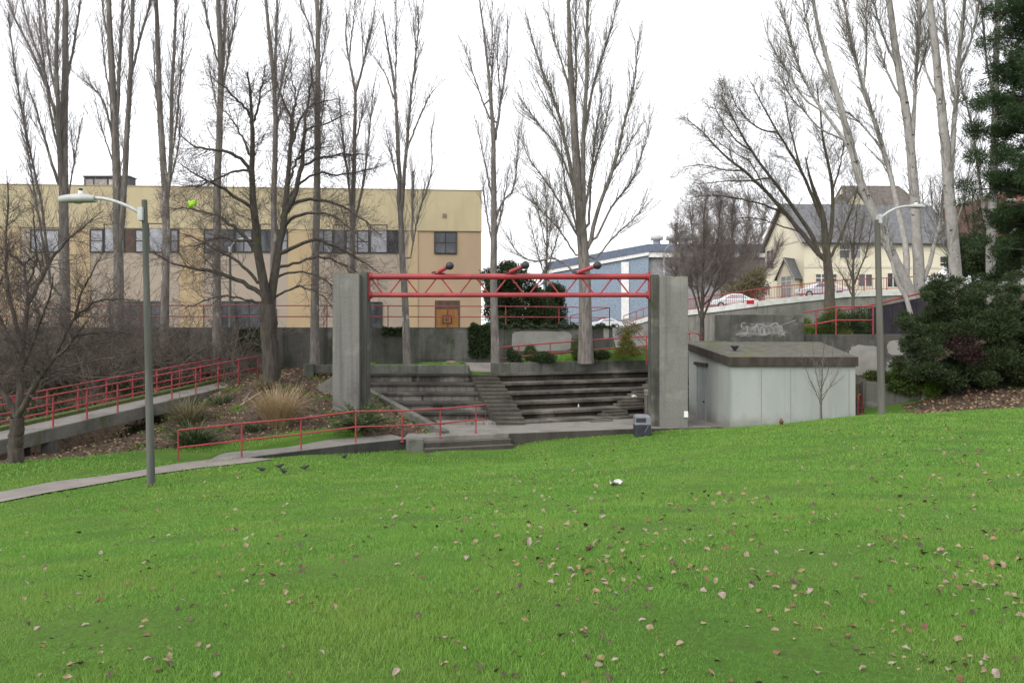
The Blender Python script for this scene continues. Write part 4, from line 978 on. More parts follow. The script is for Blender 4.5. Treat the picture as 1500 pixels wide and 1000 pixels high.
def cream_house():
    N = np.array([PX(1178, 85), 85.0]); F = np.array([PX(1121, 95), 95.0]); E = np.array([PX(1405, 86.5), 86.5])
    ze = PZ(350, 85); zb = 1.5; gm = (N+F)/2; za = ze+(PZ(297, 90)-PZ(347, 85)); d = unit(E-N)
    t = thing('cream_house', 'two-storey cream house with grey shingle roof and small gabled porch', 'house', (N[0], N[1], zb))
    MB().prism([N, E, E+(F-N), F], zb, ze).build('wall', SID, t)
    m = MB(); a = [np.array([*N, ze]), np.array([*F, ze]), np.array([*gm, za])]; b = [v+np.array([*d*.2, 0]) for v in a]; m.add(a+b, [(0, 2, 1), (3, 4, 5), (0, 1, 4, 3), (1, 2, 5, 4), (2, 0, 3, 5)]); m.build('gable', SID, t)
    o = unit(N-F)*.6; sl = (za-ze)/np.linalg.norm(gm-N); dn = .6*sl; ov = -d*.5
    quad('roof', [np.array([*(N+o+ov), ze-dn+.12]), np.array([*(E+o), ze-dn+.12]), np.array([*(E+(gm-N)), za+.12]), np.array([*(gm+ov), za+.12])], ROOF, t, .16)
    quad('roof', [np.array([*(gm+ov), za+.118]), np.array([*(E+(gm-N)), za+.118]), np.array([*(E+(F-N)-o), ze-dn+.12]), np.array([*(F-o+ov), ze-dn+.12])], ROOF, t, .16)
    for P0, P1 in ((N+o, gm), (F-o, gm)):
        q0 = np.array([*(P0+ov*1.02), ze-dn+.12]); q1 = np.array([*(P1+ov*1.02), za+.12]); mm = MB(); e = np.array([*(d*.06), 0]); dz = np.array([0, 0, -.32])
        mm.add([q0, q1, q1+dz, q0+dz, q0-e, q1-e, q1+dz-e, q0+dz-e], [(0, 1, 2, 3), (7, 6, 5, 4), (0, 4, 5, 1), (2, 6, 7, 3), (1, 5, 6, 2), (0, 3, 7, 4)]); mm.build('bargeboard', two('bargeboard_paint', (.34, .29, .25), (.3, .25, .22), 2), t)
    MB().prism([N-d*.06, N-d*.003, F-d*.003, F-d*.06], ze-.12, ze+.16).build('trim_band', TRIM, t)
    MB().prism([N-(F-N)*0+o*.03, E+o*.03, E+o*.1, N+o*.1], ze-2.95, ze-2.7).build('trim_band', TRIM, t)
    L = np.linalg.norm(F-N)
    wall_window(N, F, L*.76, L*.95, PZ(393, 93), PZ(366, 93), t); wall_window(N, F, L*.86, L*1.0-.1, PZ(432, 93), PZ(418, 93), t, GL_G)
    for x0, x1, y0, y1, g, nx, ny in ((1195, 1211, 402, 413, GL_D, 2, 2), (1216, 1225, 402, 413, GL_D, 1, 2), (1230, 1244, 354, 378, GL_D, 1, 2), (1246, 1260, 354, 378, GL_G, 1, 2), (1258, 1277, 402, 419, GL_D, 2, 1), (1300, 1316, 400, 420, GL_D, 2, 1), (1377, 1388, 375, 393, GL_D, 1, 2)):
        k0, k1 = (x0-750)/FPX, (x1-750)/FPX
        f = lambda k: (k*N[1]-N[0])/(d[0]-k*d[1]); wall_window(N, E, f(k0), f(k1), PZ(y1, 85.5), PZ(y0, 85.5), t, g, nx, ny)
    # porch
    a = P(1138, 0, 87)[:2]; b = P(1162, 0, 84.4)[:2]; c = P(1177, 0, 86.2)[:2]; e = a+c-b; za_ = PZ(404, 86.5); zpa = PZ(378, 85.5)
    p = MB().prism([a, b, c, e], zb, za_).build('porch', SID, t); mid = (a+b)/2; bk = (c-b); n_ = unit(-bk)
    m = MB(); g = [np.array([*a, za_]), np.array([*b, za_]), np.array([*mid, zpa])]; h_ = [v+np.array([*(bk*.1), 0]) for v in g]; m.add(g+h_, [(0, 1, 2), (5, 4, 3), (0, 3, 4, 1), (1, 4, 5, 2), (2, 5, 3, 0)]); m.build('porch_gable', SID, p)
    u_ = unit(b-a)*.4; dz = .4*(zpa-za_)/np.linalg.norm(mid-a); fo = n_*.35
    quad('porch_roof', [np.array([*(b+u_+fo), za_-dz+.1]), np.array([*(c+u_), za_-dz+.1]), np.array([*(mid+bk), zpa+.1]), np.array([*(mid+fo), zpa+.1])], ROOF, p)
    quad('porch_roof', [np.array([*(mid+fo), zpa+.098]), np.array([*(mid+bk), zpa+.098]), np.array([*(e-u_), za_-dz+.1]), np.array([*(a-u_+fo), za_-dz+.1])], ROOF, p)
    for A_, B_ in ((a-u_+fo*1.05, mid+fo*1.05), (b+u_+fo*1.05, mid+fo*1.05)):
        mm = MB(); q0 = np.array([*A_, za_-dz+.1]); q1 = np.array([*B_, zpa+.1]); dn = np.array([0, 0, -.25]); bk3 = np.array([*(-n_*.06), 0]); mm.add([q0, q1, q1+dn, q0+dn, q0+bk3, q1+bk3, q1+dn+bk3, q0+dn+bk3], [(0, 1, 2, 3), (7, 6, 5, 4), (0, 4, 5, 1), (2, 6, 7, 3), (1, 5, 6, 2), (0, 3, 7, 4)]); mm.build('porch_trim', TRIM, p)
    W_ = np.linalg.norm(b-a); wall_window(a, b, W_*.3, W_*.88, PZ(419, 86), PZ(405.5, 86), p, GL_G); wall_window(a, b, W_*.36, W_*.9, PZ(436, 86), PZ(422, 86), p, GL_G, 2, 1)
    # big brown-roofed house behind
    h = thing('brown_roofed_house', 'taller house with dark brown roof behind the cream house', 'house', (PX(1315, 100), 100, 2))
    x0, x1 = PX(1243, 100), PX(1392, 100); zr = PZ(272, 106); z0 = PZ(338, 100)
    MB().box(x0, x1, 100, 112, 1, z0).build('wall', SID, h)
    quad('roof', [(x0-.1+2, 99.5, z0-.3), (x1+.5, 99.5, z0-.3), (x1-3.5, 106, zr), (x0+1.5, 106, zr)], ROOFB, h, .2); quad('roof', [(x0+1.5, 106, zr-.002), (x1-3.5, 106, zr-.002), (x1+.5, 112.5, z0-.3), (x0-.1, 112.5, z0-.3)], ROOFB, h, .2)
    m = MB(); g = [(x0, 100, z0), (x0, 112, z0), (x0+1.6, 106, zr-.25)]; m.add(g+[(p[0]+.3, p[1], p[2]) for p in g], [(0, 2, 1), (3, 4, 5), (0, 1, 4, 3), (1, 2, 5, 4), (2, 0, 3, 5)]); m.build('gable', SID, h)
    dr = MB().prism([(PX(1238, 98), 98), (PX(1268, 98), 98), (PX(1268, 98), 101.5), (PX(1238, 98), 101.5)], z0-2, PZ(300, 98)).build('dormer', SID, h)
    a, b = PX(1236, 98), PX(1270, 98); mx_ = (a+b)/2; quad('dormer_roof', [(a, 97.6, PZ(301, 98)), (mx_, 97.6, PZ(276, 98)), (mx_, 103, PZ(276, 98)), (a, 103, PZ(301, 98))], ROOFB, dr); quad('dormer_roof', [(mx_, 97.6, PZ(276, 98)-.003), (b, 97.6, PZ(301, 98)), (b, 103, PZ(301, 98)), (mx_, 103, PZ(276, 98)-.003)], ROOFB, dr)
    m = MB(); g = [(a+.2, 98, PZ(300, 98)+.003), (b-.2, 98, PZ(300, 98)+.003), (mx_, 98, PZ(278, 98))]; m.add(g+[(p[0], 98.2, p[2]) for p in g], [(0, 1, 2), (5, 4, 3), (0, 3, 4, 1), (1, 4, 5, 2), (2, 5, 3, 0)]); m.build('dormer_gable', SID, dr)
    # brick building
    k = thing('brick_building', 'red brick building with white-trimmed windows beyond the pine', 'building', (PX(1500, 110), 110, 2))
    bk = two('red_brick', (.2, .095, .075), (.155, .072, .06), 3, c=(.3, .17, .13), csc=12)
    MB().box(PX(1467, 110), PX(1640, 110), 110, 125, 1, PZ(283, 110)).build('wall', bk, k); MB().box(PX(1466, 110), PX(1641, 110), 109.9, 125, PZ(283, 110)+.003, PZ(280, 110)).build('cornice', TRIM, k)
    for i in range(5):
        for j in range(3):
            x = PX(1476+i*24, 110); z = PZ(312+j*34, 110); wall_window(np.array([PX(1467, 110), 110.]), np.array([PX(1640, 110), 110.]), x-PX(1467, 110), x-PX(1467, 110)+1.0, z, z+1.8, k, GL_G, 1, 2)
    g = thing('white_canopy', 'white flat garage canopy half hidden behind the pine', 'canopy', (PX(1485, 75), 75, 3)); MB().box(PX(1468, 75), PX(1600, 75), 75, 80, PZ(361, 75), PZ(350, 75)).build('roof_slab', WHITE, g); MB().box(PX(1470, 75), PX(1598, 75), 75.5, 79.5, 2.5, PZ(361, 75)-.003).build('wall', two('garage_wall', (.3, .29, .27), (.26, .25, .23), 2), g)
cream_house()

def blue_building():
    bl = two('blue_siding', (.20, .25, .31), (.245, .30, .36), 3.5, c=(.14, .18, .23), csc=5, clo=.52, chi=.66)
    t = thing('blue_building', 'blue-sided building with sloping white-edged roof beyond the truss', 'building', (PX(900, 110), 110, 0))
    Y = 110; x0, x1, x2 = PX(808, Y), PX(950, Y), PX(1135, Y)
    z0, z1 = PZ(401, Y), PZ(374, Y)
    MB().prism([(x0, Y), (x1, Y), (x1, Y+30), (x0, Y+30)], -2, [z0, z1, z1, z0]).build('wall', bl, t)
    MB().prism([(x1+.003, Y+.5), (x2, Y+.5), (x2, Y+30), (x1+.003, Y+30)], -2, z1-.3).build('side_wall', two('grey_siding', (.25, .25, .25), (.2, .2, .2), 2), t)
    MB().prism([(x0-.5, Y-.3), (x1, Y-.3), (x1, Y+30), (x0-.5, Y+30)], [z0+.003]*1+[z1+.003]*2+[z0+.003], [z0+.5, z1+.5, z1+.5, z0+.5]).build('white_fascia', WHITE, t)
    sl = two('slate_fascia', (.10, .125, .175), (.13, .155, .2), 3)
    MB().prism([(x0-.6, Y-.4), (x1, Y-.4), (x1, Y+30), (x0-.6, Y+30)], [z0+.503, z1+.503, z1+.503, z0+.503], [z0+1.5, z1+1.5, z1+1.5, z0+1.5]).build('roof_edge', sl, t)
    MB().box(x1+.003, x2, Y-.4, Y+30, z1+.503, z1+1.5).build('roof_edge', sl, t); MB().box(x1+.003, x2, Y-.1, Y+30, z1-.25, z1+.5).build('white_fascia', WHITE, t)
    MB().box(PX(910, Y), PX(921, Y), Y-.15, Y-.003, -2, PZ(384, Y)).build('white_pilaster', WHITE, t)
    for i in range(5):
        x = PX(978+i*30, Y); MB().box(x, x+1.3, Y+.44, Y+.497, PZ(402, Y), PZ(388, Y)).build('window', GL_L, t)
    for px in (962, 985, 1002): m = MB().lathe((PX(px, Y+4), Y+4, z1+1.5), [(.5, 0), (.5, .9), (.9, 1.0), (.9, 1.5), (.2, 1.7)], 10); m.build('roof_vent', GALV, t)
blue_building()

# ------------------------------------------------------------------ street wall, railing and cars
def street():
    t = thing('street_wall', 'tall curving concrete street wall with a pale painted kerb', 'wall', tuple(CURBP[4]))
    m = MB(); c = MB()
    for a, b in zip(CURBP[:-1], CURBP[1:]):
        m.wall(a, b, .4, -3, (a[2]-.42, b[2]-.42)); d = unit((b-a)[:2]); nn = np.array([d[1], -d[0]])*.12
        c.wall((a[0]+nn[0], a[1]+nn[1], 0), (b[0]+nn[0], b[1]+nn[1], 0), .55, (a[2]-.416, b[2]-.416), (a[2]+.05, b[2]+.05))
    m.build('wall_body', C_STREET, t); c.build('painted_kerb', C_CURB, t)
    r = thing('street_railing', 'long red railing with thin balusters along the street wall', 'railing', tuple(CURBP[4]))
    Q = np.array([q+np.array([0, .15, 0]) for q in CURBP[:-1]]); up = lambda h: Q+np.array([0, 0, h])
    MB().tube(up(1.08), .045, 6).build('rail', RED, r); MB().tube(up(.18), .03, 6).build('rail', RED, r)
    d = np.concatenate([[0], np.cumsum(np.linalg.norm(np.diff(Q, axis=0), axis=1))])
    at = lambda s: np.array([np.interp(s, d, Q[:, k]) for k in range(3)])
    s0 = 18.0; n = 97; bal = None
    for i, s in enumerate(np.linspace(s0, d[-1]-6, n)):
        q = at(s); big = i % 8 == 0
        MB().tube([q+np.array([0, 0, .0 if big else .18]), q+np.array([0, 0, 1.08])], .04 if big else .017, 5).build('post' if big else 'baluster', RED, r)
    for s in np.linspace(0, s0-2, 7): q = at(s); MB().tube([q, q+np.array([0, 0, 1.08])], .04, 5).build('post', RED, r)
    q = P(1098, 444, 69.7); tag(MB().box(PX(1093, 69.6), PX(1104, 69.6), 69.45, 69.5, PZ(445.5, 69.6), PZ(440, 69.6)).build('red_plaque', two('plaque_red', (.45, .02, .025), (.4, .02, .02), 3)), 'small bright red plate fixed on the street wall kerb', 'sign')
street()

def car(lab, px0, px1, y0, Y, paint, glassm, van=False):
    x0, x1 = PX(px0, Y), PX(px1, Y); L = x1-x0; zb = PZ(y0, Y); s = L/4.5; W = 1.75
    t = thing('parked_car', lab, 'car', ((x0+x1)/2, Y+W/2, zb))
    if van: prof = [(0, .35), (.0, .95), (.12, 1.05), (.9, 1.15), (1.55, 1.85), (1.9, 1.95), (4.3, 1.95), (4.5, 1.75), (4.5, .35)]
    else: prof = [(0, .35), (.03, .68), (.25, .85), (1.05, .93), (1.75, 1.38), (2.1, 1.45), (2.9, 1.43), (3.75, .98), (4.3, .9), (4.5, .75), (4.5, .35)]
    m = MB(); n = len(prof); ins = lambda h: .0 if h < .95 else .18*(h-.95)/.5
    V = [(x0+a*s, Y+ins(h)*s, zb+h*s) for a, h in prof]+[(x0+a*s, Y+W*s-ins(h)*s, zb+h*s) for a, h in prof]
    m.add(V, [tuple(range(n)), tuple(range(2*n-1, n-1, -1))]+[(i, n+i, n+(i+1) % n, (i+1) % n) for i in range(n)]); b = m.build('body', paint, t, bevel=.07*s)
    g = MB(); wp = [(1.3, .98), (1.8, 1.34), (2.85, 1.36), (3.5, 1.0)] if not van else [(1.15, 1.2), (1.65, 1.78), (2.6, 1.78), (2.6, 1.2)]
    V = [(x0+a*s, Y+ins(h)*s-.012, zb+h*s) for a, h in wp]+[(x0+a*s, Y+ins(h)*s+.03, zb+h*s) for a, h in wp]; g.add(V, [(0, 1, 2, 3), (7, 6, 5, 4), (0, 4, 5, 1), (1, 5, 6, 2), (2, 6, 7, 3), (3, 7, 4, 0)]); g.build('side_window', glassm, t)
    for fx in (.85, 3.6):
        w = MB().tube([(x0+fx*s, Y-.02, zb+.33*s), (x0+fx*s, Y+.2, zb+.33*s)], .33*s, 16).build('wheel', BLACK, t); MB().tube([(x0+fx*s, Y-.03, zb+.33*s), (x0+fx*s, Y-.021, zb+.33*s)], .19*s, 12).build('rim', GALV, w)
    MB().box(x0-.02, x0+.1, Y+.1, Y+.4, zb+.66*s, zb+.8*s).build('headlight', GL_L, t); MB().box(x1-.08, x1+.02, Y+.1, Y+.4, zb+.72*s, zb+.86*s).build('tail_light', RED, t)
SILV = two('silver_paint', (.50, .52, .54), (.46, .48, .5), 2, rough=.3, spec=.6); WCAR = two('white_car_paint', (.66, .68, .69), (.6, .62, .63), 2, rough=.3, spec=.6)
car('silver car parked behind the red street railing before the cream house', 1172, 1244, 436, 73, SILV, GL_G)
car('pale car parked behind the red street railing beside the bare bushes', 1043, 1112, 452, 76, WCAR, GL_L)
car('white van parked uphill behind the birch-like trunks', 1368, 1450, 423, 69, WCAR, GL_D, True)
car('pale car glimpsed beyond the end of the long wall', 866, 913, 481, 92, WCAR, GL_L)

# ------------------------------------------------------------------ lamp posts
def lamp(lab, px, y_base, y_top, Y, w0, w1, arm, head, mat, zb=None, photo=True, hs=1.0):
    base = P(px[0], y_base, Y); top = P(px[1], y_top, Y)
    if zb is not None: base[2] = zb
    t = thing('street_lamp', lab, 'street lamp', tuple(base))
    MB().tube([base-np.array([0, 0, .3]), (base+top)/2, top], [w0/FPX*Y/2, (w0+w1)/FPX*Y/4, w1/FPX*Y/2], 14).build('pole', mat, t)
    pts = [P(a, b, Y-.02) for a, b in arm]; pts = [np.array([np.interp(f, np.linspace(0, 1, len(pts)), [q[k] for q in pts]) for k in range(3)]) for f in np.linspace(0, 1, 14)]
    a = MB().tube(smooth_3(pts), .042 if photo else .035, 10).build('arm', GALV, t)
    q = pts[0]; MB().box(q[0]-.06, q[0]+.06, q[1]-.12, q[1]+.1, q[2]-.16, q[2]+.16).build('bracket', GALV, t, bevel=.01)
    (hx0, hy0), (hx1, hy1) = head; h0 = P(hx0, hy0, Y); h1 = P(hx1, hy1, Y); m = MB(); n = 9; V = []
    for i in range(n):
        f = i/(n-1); c = h0+(h1-h0)*f; wy = (.06+.16*math.sin(math.pi*min(1, .15+f*.8))**.7)*hs; ht = (.06+.10*math.sin(math.pi*min(1, .1+f*.75)))*hs; sgn = 1
        V += [(c[0], c[1]-wy, c[2]), (c[0], c[1]-wy*.75, c[2]+ht*.8), (c[0], c[1], c[2]+ht), (c[0], c[1]+wy*.75, c[2]+ht*.8), (c[0], c[1]+wy, c[2]), (c[0], c[1]+wy*.7, c[2]-.085*hs), (c[0], c[1]-wy*.7, c[2]-.085*hs)]
    F = [(i*7+k, i*7+(k+1) % 7, i*7+7+(k+1) % 7, i*7+7+k) for i in range(n-1) for k in range(7)]; m.add(V, F, True); m.add(V[:7], [tuple(range(7))]); m.add(V[-7:], [tuple(range(6, -1, -1))]); hd = m.build('lamp_head', two('lamp_housing', (.40, .40, .395), (.34, .345, .34), 4, rough=.5), t)
    if photo:
        c = h0+(h1-h0)*.42; MB().tube([(c[0], c[1], c[2]+.15*hs), (c[0], c[1], c[2]+.24*hs)], .055, 10).build('photocell_base', WHITE, hd); MB().tube([(c[0], c[1], c[2]+.241*hs), (c[0], c[1], c[2]+.31*hs)], .045, 10).build('photocell', BLACK, hd)
    c = h0+(h1-h0)*.5; MB().ball((c[0], c[1], c[2]-.09*hs), .12*hs, 12, 6, (1.3, .8, .35)).build('lens', GL_L, hd)
    return t
def smooth_3(p):
    p = np.array(p); q = p.copy()
    for _ in range(3): q[1:-1] = (q[:-2]+2*q[1:-1]+q[2:])/4
    return q
lamp('tall mossy lamp post with a long curved arm standing in the lawn by the footpath', (222, 211.5), 713, 293, 20, 12, 8, [(208, 314), (190, 303), (172, 296), (155, 291), (138, 290)], ((140, 291.5), (88, 292.5)), POLE, hs=.85, zb=Hs(PX(222, 20), 20)-.05)
lamp('grey lamp post with a slim arm standing between the shed and the dark pine shrub', (1292, 1285), 607, 322, 29.5, 11, 8, [(1288, 321), (1300, 311), (1312, 305), (1325, 302), (1336, 302)], ((1333, 302), (1354, 303)), POLE2, hs=.6, zb=Hs(PX(1292, 29.5), 29.5)-.05)
lamp('slender grey lamp post beyond the wall seen through the branches of the mossy tree', (337, 337), 480, 366, 46, 4.5, 3.6, [(337, 366), (340, 358), (346, 353), (352, 351)], ((350, 351), (368, 350)), POLE2, zb=-.06, photo=False, hs=.6)
lamp('far wooden utility pole with a street lamp arm above the blue building', (991, 990), 470, 327, 90, 5, 4.2, [(992, 336), (1000, 331), (1010, 328), (1016, 328)], ((1012, 328), (1030, 329)), POLE, zb=0.0, photo=False, hs=.6)
lamp('small curved lamp post in front of the blue building', (973, 973), 470, 372, 98, 3, 2.4, [(973, 372), (975, 364), (980, 359), (984, 358)], ((983, 358), (992, 359)), GALV, zb=0.0, photo=False, hs=.6)

# ------------------------------------------------------------------ trash can
def trash():
    c = np.array([PX(940.5, 31.9), 31.9]); zb = Hs(c[0], c[1])-.01; t = thing('trash_can', 'square dark trash can with a grey domed lid beside the stage', 'trash can', (c[0], c[1], zb)); w = .33; zt = PZ(607, 31.9)
    h = zt-zb; body = two('bin_body', (.02, .021, .03), (.032, .034, .044), 5, rough=.5); lid = two('bin_lid', (.16, .165, .185), (.13, .135, .155), 5, rough=.5)
    z1 = zb+h*.55; MB().prism([(c[0]-w*.93, c[1]-w*.93), (c[0]+w*.93, c[1]-w*.93), (c[0]+w*.93, c[1]+w*.93), (c[0]-w*.93, c[1]+w*.93)], zb, z1).build('body', body, t, bevel=.05)
    MB().box(c[0]-w, c[0]+w, c[1]-w, c[1]+w, z1+.002, z1+.07).build('rim', lid, t, bevel=.02)
    m = MB(); zs = [z1+.071, z1+(zt-z1)*.8, zt-.02, zt]; ww = [w*.95, w*.9, w*.78, w*.55]
    for i in range(3):
        a, b = ww[i], ww[i+1]; sq = lambda r, z: [(c[0]-r, c[1]-r, z), (c[0]+r, c[1]-r, z), (c[0]+r, c[1]+r, z), (c[0]-r, c[1]+r, z)]
        m.add(sq(a, zs[i])+sq(b, zs[i+1]), [(k, (k+1) % 4, 4+(k+1) % 4, 4+k) for k in range(4)]+([(4, 5, 6, 7)] if i == 2 else []))
    l = m.build('lid', lid, t, bevel=.03); MB().box(c[0]-w*.84, c[0]+w*.3, c[1]-w*.955, c[1]-w*.925, zs[0]+.04, zs[1]-.03).build('opening', BLACK, l, bevel=.01)
    mm = MB(); mm.tube([(c[0]+.06, c[1]-w*.95, zb+.2), (c[0]+.2, c[1]-w*.95, zb+.46)], .012, 6); mm.build('scratch', lid, t)
trash()

# ------------------------------------------------------------------ small things on the grass
def litter():
    c = ray_ground(903, 712); z = Hs(*c)+.04; m = MB()
    V = []; 
    for i in range(5):
        for j in range(4): V.append((c[0]-.11+.055*i+.01*rng.normal(), c[1]-.08+.05*j, z+.03*math.sin(i*1.9+j)*(.6+.4*j)+.01*i+.02*rng.normal()))
    m.add(V, [(i*4+j, i*4+4+j, i*4+5+j, i*4+1+j) for i in range(4) for j in range(3)], True); o = m.build('paper_scrap', PAPER); s = o.modifiers.new('thickness', 'SOLIDIFY'); s.thickness = .004
    tag(o, 'crumpled white paper scrap lying on the open lawn', 'litter')
    c = ray_ground(1144.5, 622.5); z = Hs(*c); t = thing('hydrant_stub', 'small rusty-brown stub standing in the grass before the shed', 'stub', (c[0], c[1], z)); ru = two('rust', (.16, .075, .03), (.09, .045, .025), 14)
    MB().lathe((c[0], c[1], z-.05), [(.06, 0), (.06, .14), (.085, .15), (.085, .2), (.035, .25), (.03, .29)], 10).build('body', ru, t)
litter()
def birds():
    bm = two('black_feathers', (.012, .012, .014), (.025, .025, .03), 20, rough=.5); proto = None
    for k, (px, py, a, lb) in enumerate([(410, 687, .4, 'black bird at the back of the little flock on the lawn'), (415.5, 694.5, 2.6, 'black bird at the front of the little flock, spreading its wings'), (383, 692, 3.4, 'black bird of the flock standing closest to the footpath'), (447, 689, .2, 'black bird pecking at the stage-side edge of the little flock'), (505, 672.5, 1.0, 'single black bird away from the flock, near the ramp wall')]):
        c = ray_ground(px, py); z = Hs(*c)+.01
        o = thing('bird', lb, 'bird', (c[0], c[1], z), 'black birds on the lawn')
        if proto is None:
            m = MB()
            prof = [(-.17, .012, .12), (-.10, .03, .105), (-.04, .055, .10), (.02, .06, .11), (.06, .045, .125), (.085, .034, .145), (.105, .036, .16), (.13, .026, .16), (.145, .009, .155), (.175, .003, .148)]
            n = 10; V = []
            for x, r, zz in prof: V += [(x, r*math.cos(2*math.pi*j/n), zz+r*1.05*math.sin(2*math.pi*j/n)) for j in range(n)]
            m.add(V, [(i*n+j, i*n+(j+1) % n, (i+1)*n+(j+1) % n, (i+1)*n+j) for i in range(len(prof)-1) for j in range(n)], True)
            for s in (-1, 1):
                m.tube([(.0, s*.025, .08), (.01, s*.027, 0), (.035, s*.03, 0)], .006, 5)
                m.add([(.06, s*.05, .13), (-.12, s*.045, .11), (-.03, s*.066, .085), (.05, s*.06, .09)], [(0, 1, 2, 3)])
            b = m.build('body', bm, o); b.location = (0, 0, 0); proto = b
        else:
            b = proto.copy(); COL.objects.link(b); b.parent = o; b.location = (0, 0, 0)
        o.rotation_euler = (0, 0, a); sc = .8; o.scale = (sc, sc, sc)
        if k == 1:
            w = MB(); w.add([(.05, .05, .13), (-.05, .05, .13), (-.09, .2, .19), (.0, .22, .2)], [(0, 1, 2, 3)]); w.add([(.05, -.05, .13), (-.05, -.05, .13), (-.09, -.2, .19), (.0, -.22, .2)], [(3, 2, 1, 0)]); b2 = w.build('wings', bm, o); b2.location = (0, 0, 0)
birds()
# ------------------------------------------------------------------ bare trees
TW_DRK2 = two('twig_brown', (.125, .10, .09), (.085, .068, .06), 5)
BK_MOS = bark('dark_mossy_bark', (.08, .068, .058), (.045, .038, .033), c=(.065, .072, .03), csc=2.5, clo=.56, chi=.72)  # dark trunk bark with patches of green moss
def make_tree(name, lab, cat, Y, limbs, bk, tw, spread=.3, l1=(2.2, 1.6, 3.4), a1=(20, 42), trop1=.55, l2=(7, .5, 1.3), a2=(20, 45), trop2=.3, l3=None, wig=.07, rmin=.0052, zfloor=None, group='bare trees', tlo=.22, extra=None, sides=10, flat=0., r1=.42, first=None, jit=.35, wmul=.8, dens=2.3, rl=.016, sec=.78):
    L = trace([(a, b*wmul*(sec if i_ else 1), c*wmul*(sec if i_ else 1)) for i_, (a, b, c) in enumerate(limbs)], Y, spread, jit=jit)
    base = L[0][0][0].copy()
    if zfloor is not None:
        W, r = L[0]; z = zfloor; f = np.linspace(1, 0, len(W))**6; W[:, 2] -= f*(W[0, 2]-z); r *= 1+.22*np.exp(-np.linspace(0, 1, len(r))*22); base = W[0].copy()
    t = thing(name, lab, cat, tuple(base), group)
    T = Tubes(); Pt = np.stack([a for a, _ in L]); Ra = np.stack([b for _, b in L]); T.add(Pt, Ra, sides)
    o = link('trunk', T.mesh('trunk'), bk, t)
    C = Tubes(); ln = lens(Pt); wt = np.ones(len(L)); tl = np.full(len(L), tlo)
    if first is not None: wt[0] = first
    n1 = np.maximum(0, (l1[0]*ln*wt*dens)).astype(int)
    A, Ar = spawn(Pt, Ra, n1, tlo, .99, R(a1[0]), R(a1[1]), l1[1], l1[2], 8, trop1, wig, .36, rmin*1.25, fall=.45, rmax=rl, flat=flat)
    C.add(A, Ar, 5)
    l1n = lens(A)
    B, Br = spawn(A, Ar, np.maximum(1, l2[0]*l1n/ max(l1[1], .5)*.75).astype(int), .15, 1., R(a2[0]), R(a2[1]), l2[1], l2[2], 4, trop2, wig*1.3, .6, rmin, fall=.35)
    C.add(B, Br, 3)
    if l3:
        D, Dr = spawn(B, Br, l3[0], .2, 1., R(25), R(55), l3[1], l3[2], 3, trop2*.8, wig*1.5, .7, rmin*.8, fall=.3); C.add(D, Dr, 3)
    E, Er = spawn(Pt, Ra, np.maximum(2, ln*l1[0]*.8*wt).astype(int), max(tlo, .3), 1., R(a2[0]), R(a2[1]), l2[1], l2[2]*1.3, 4, trop2, wig*1.3, .3, rmin, fall=.2, rmax=.02); C.add(E, Er, 3)
    link('crown', C.mesh('crown'), tw, t)
    return t

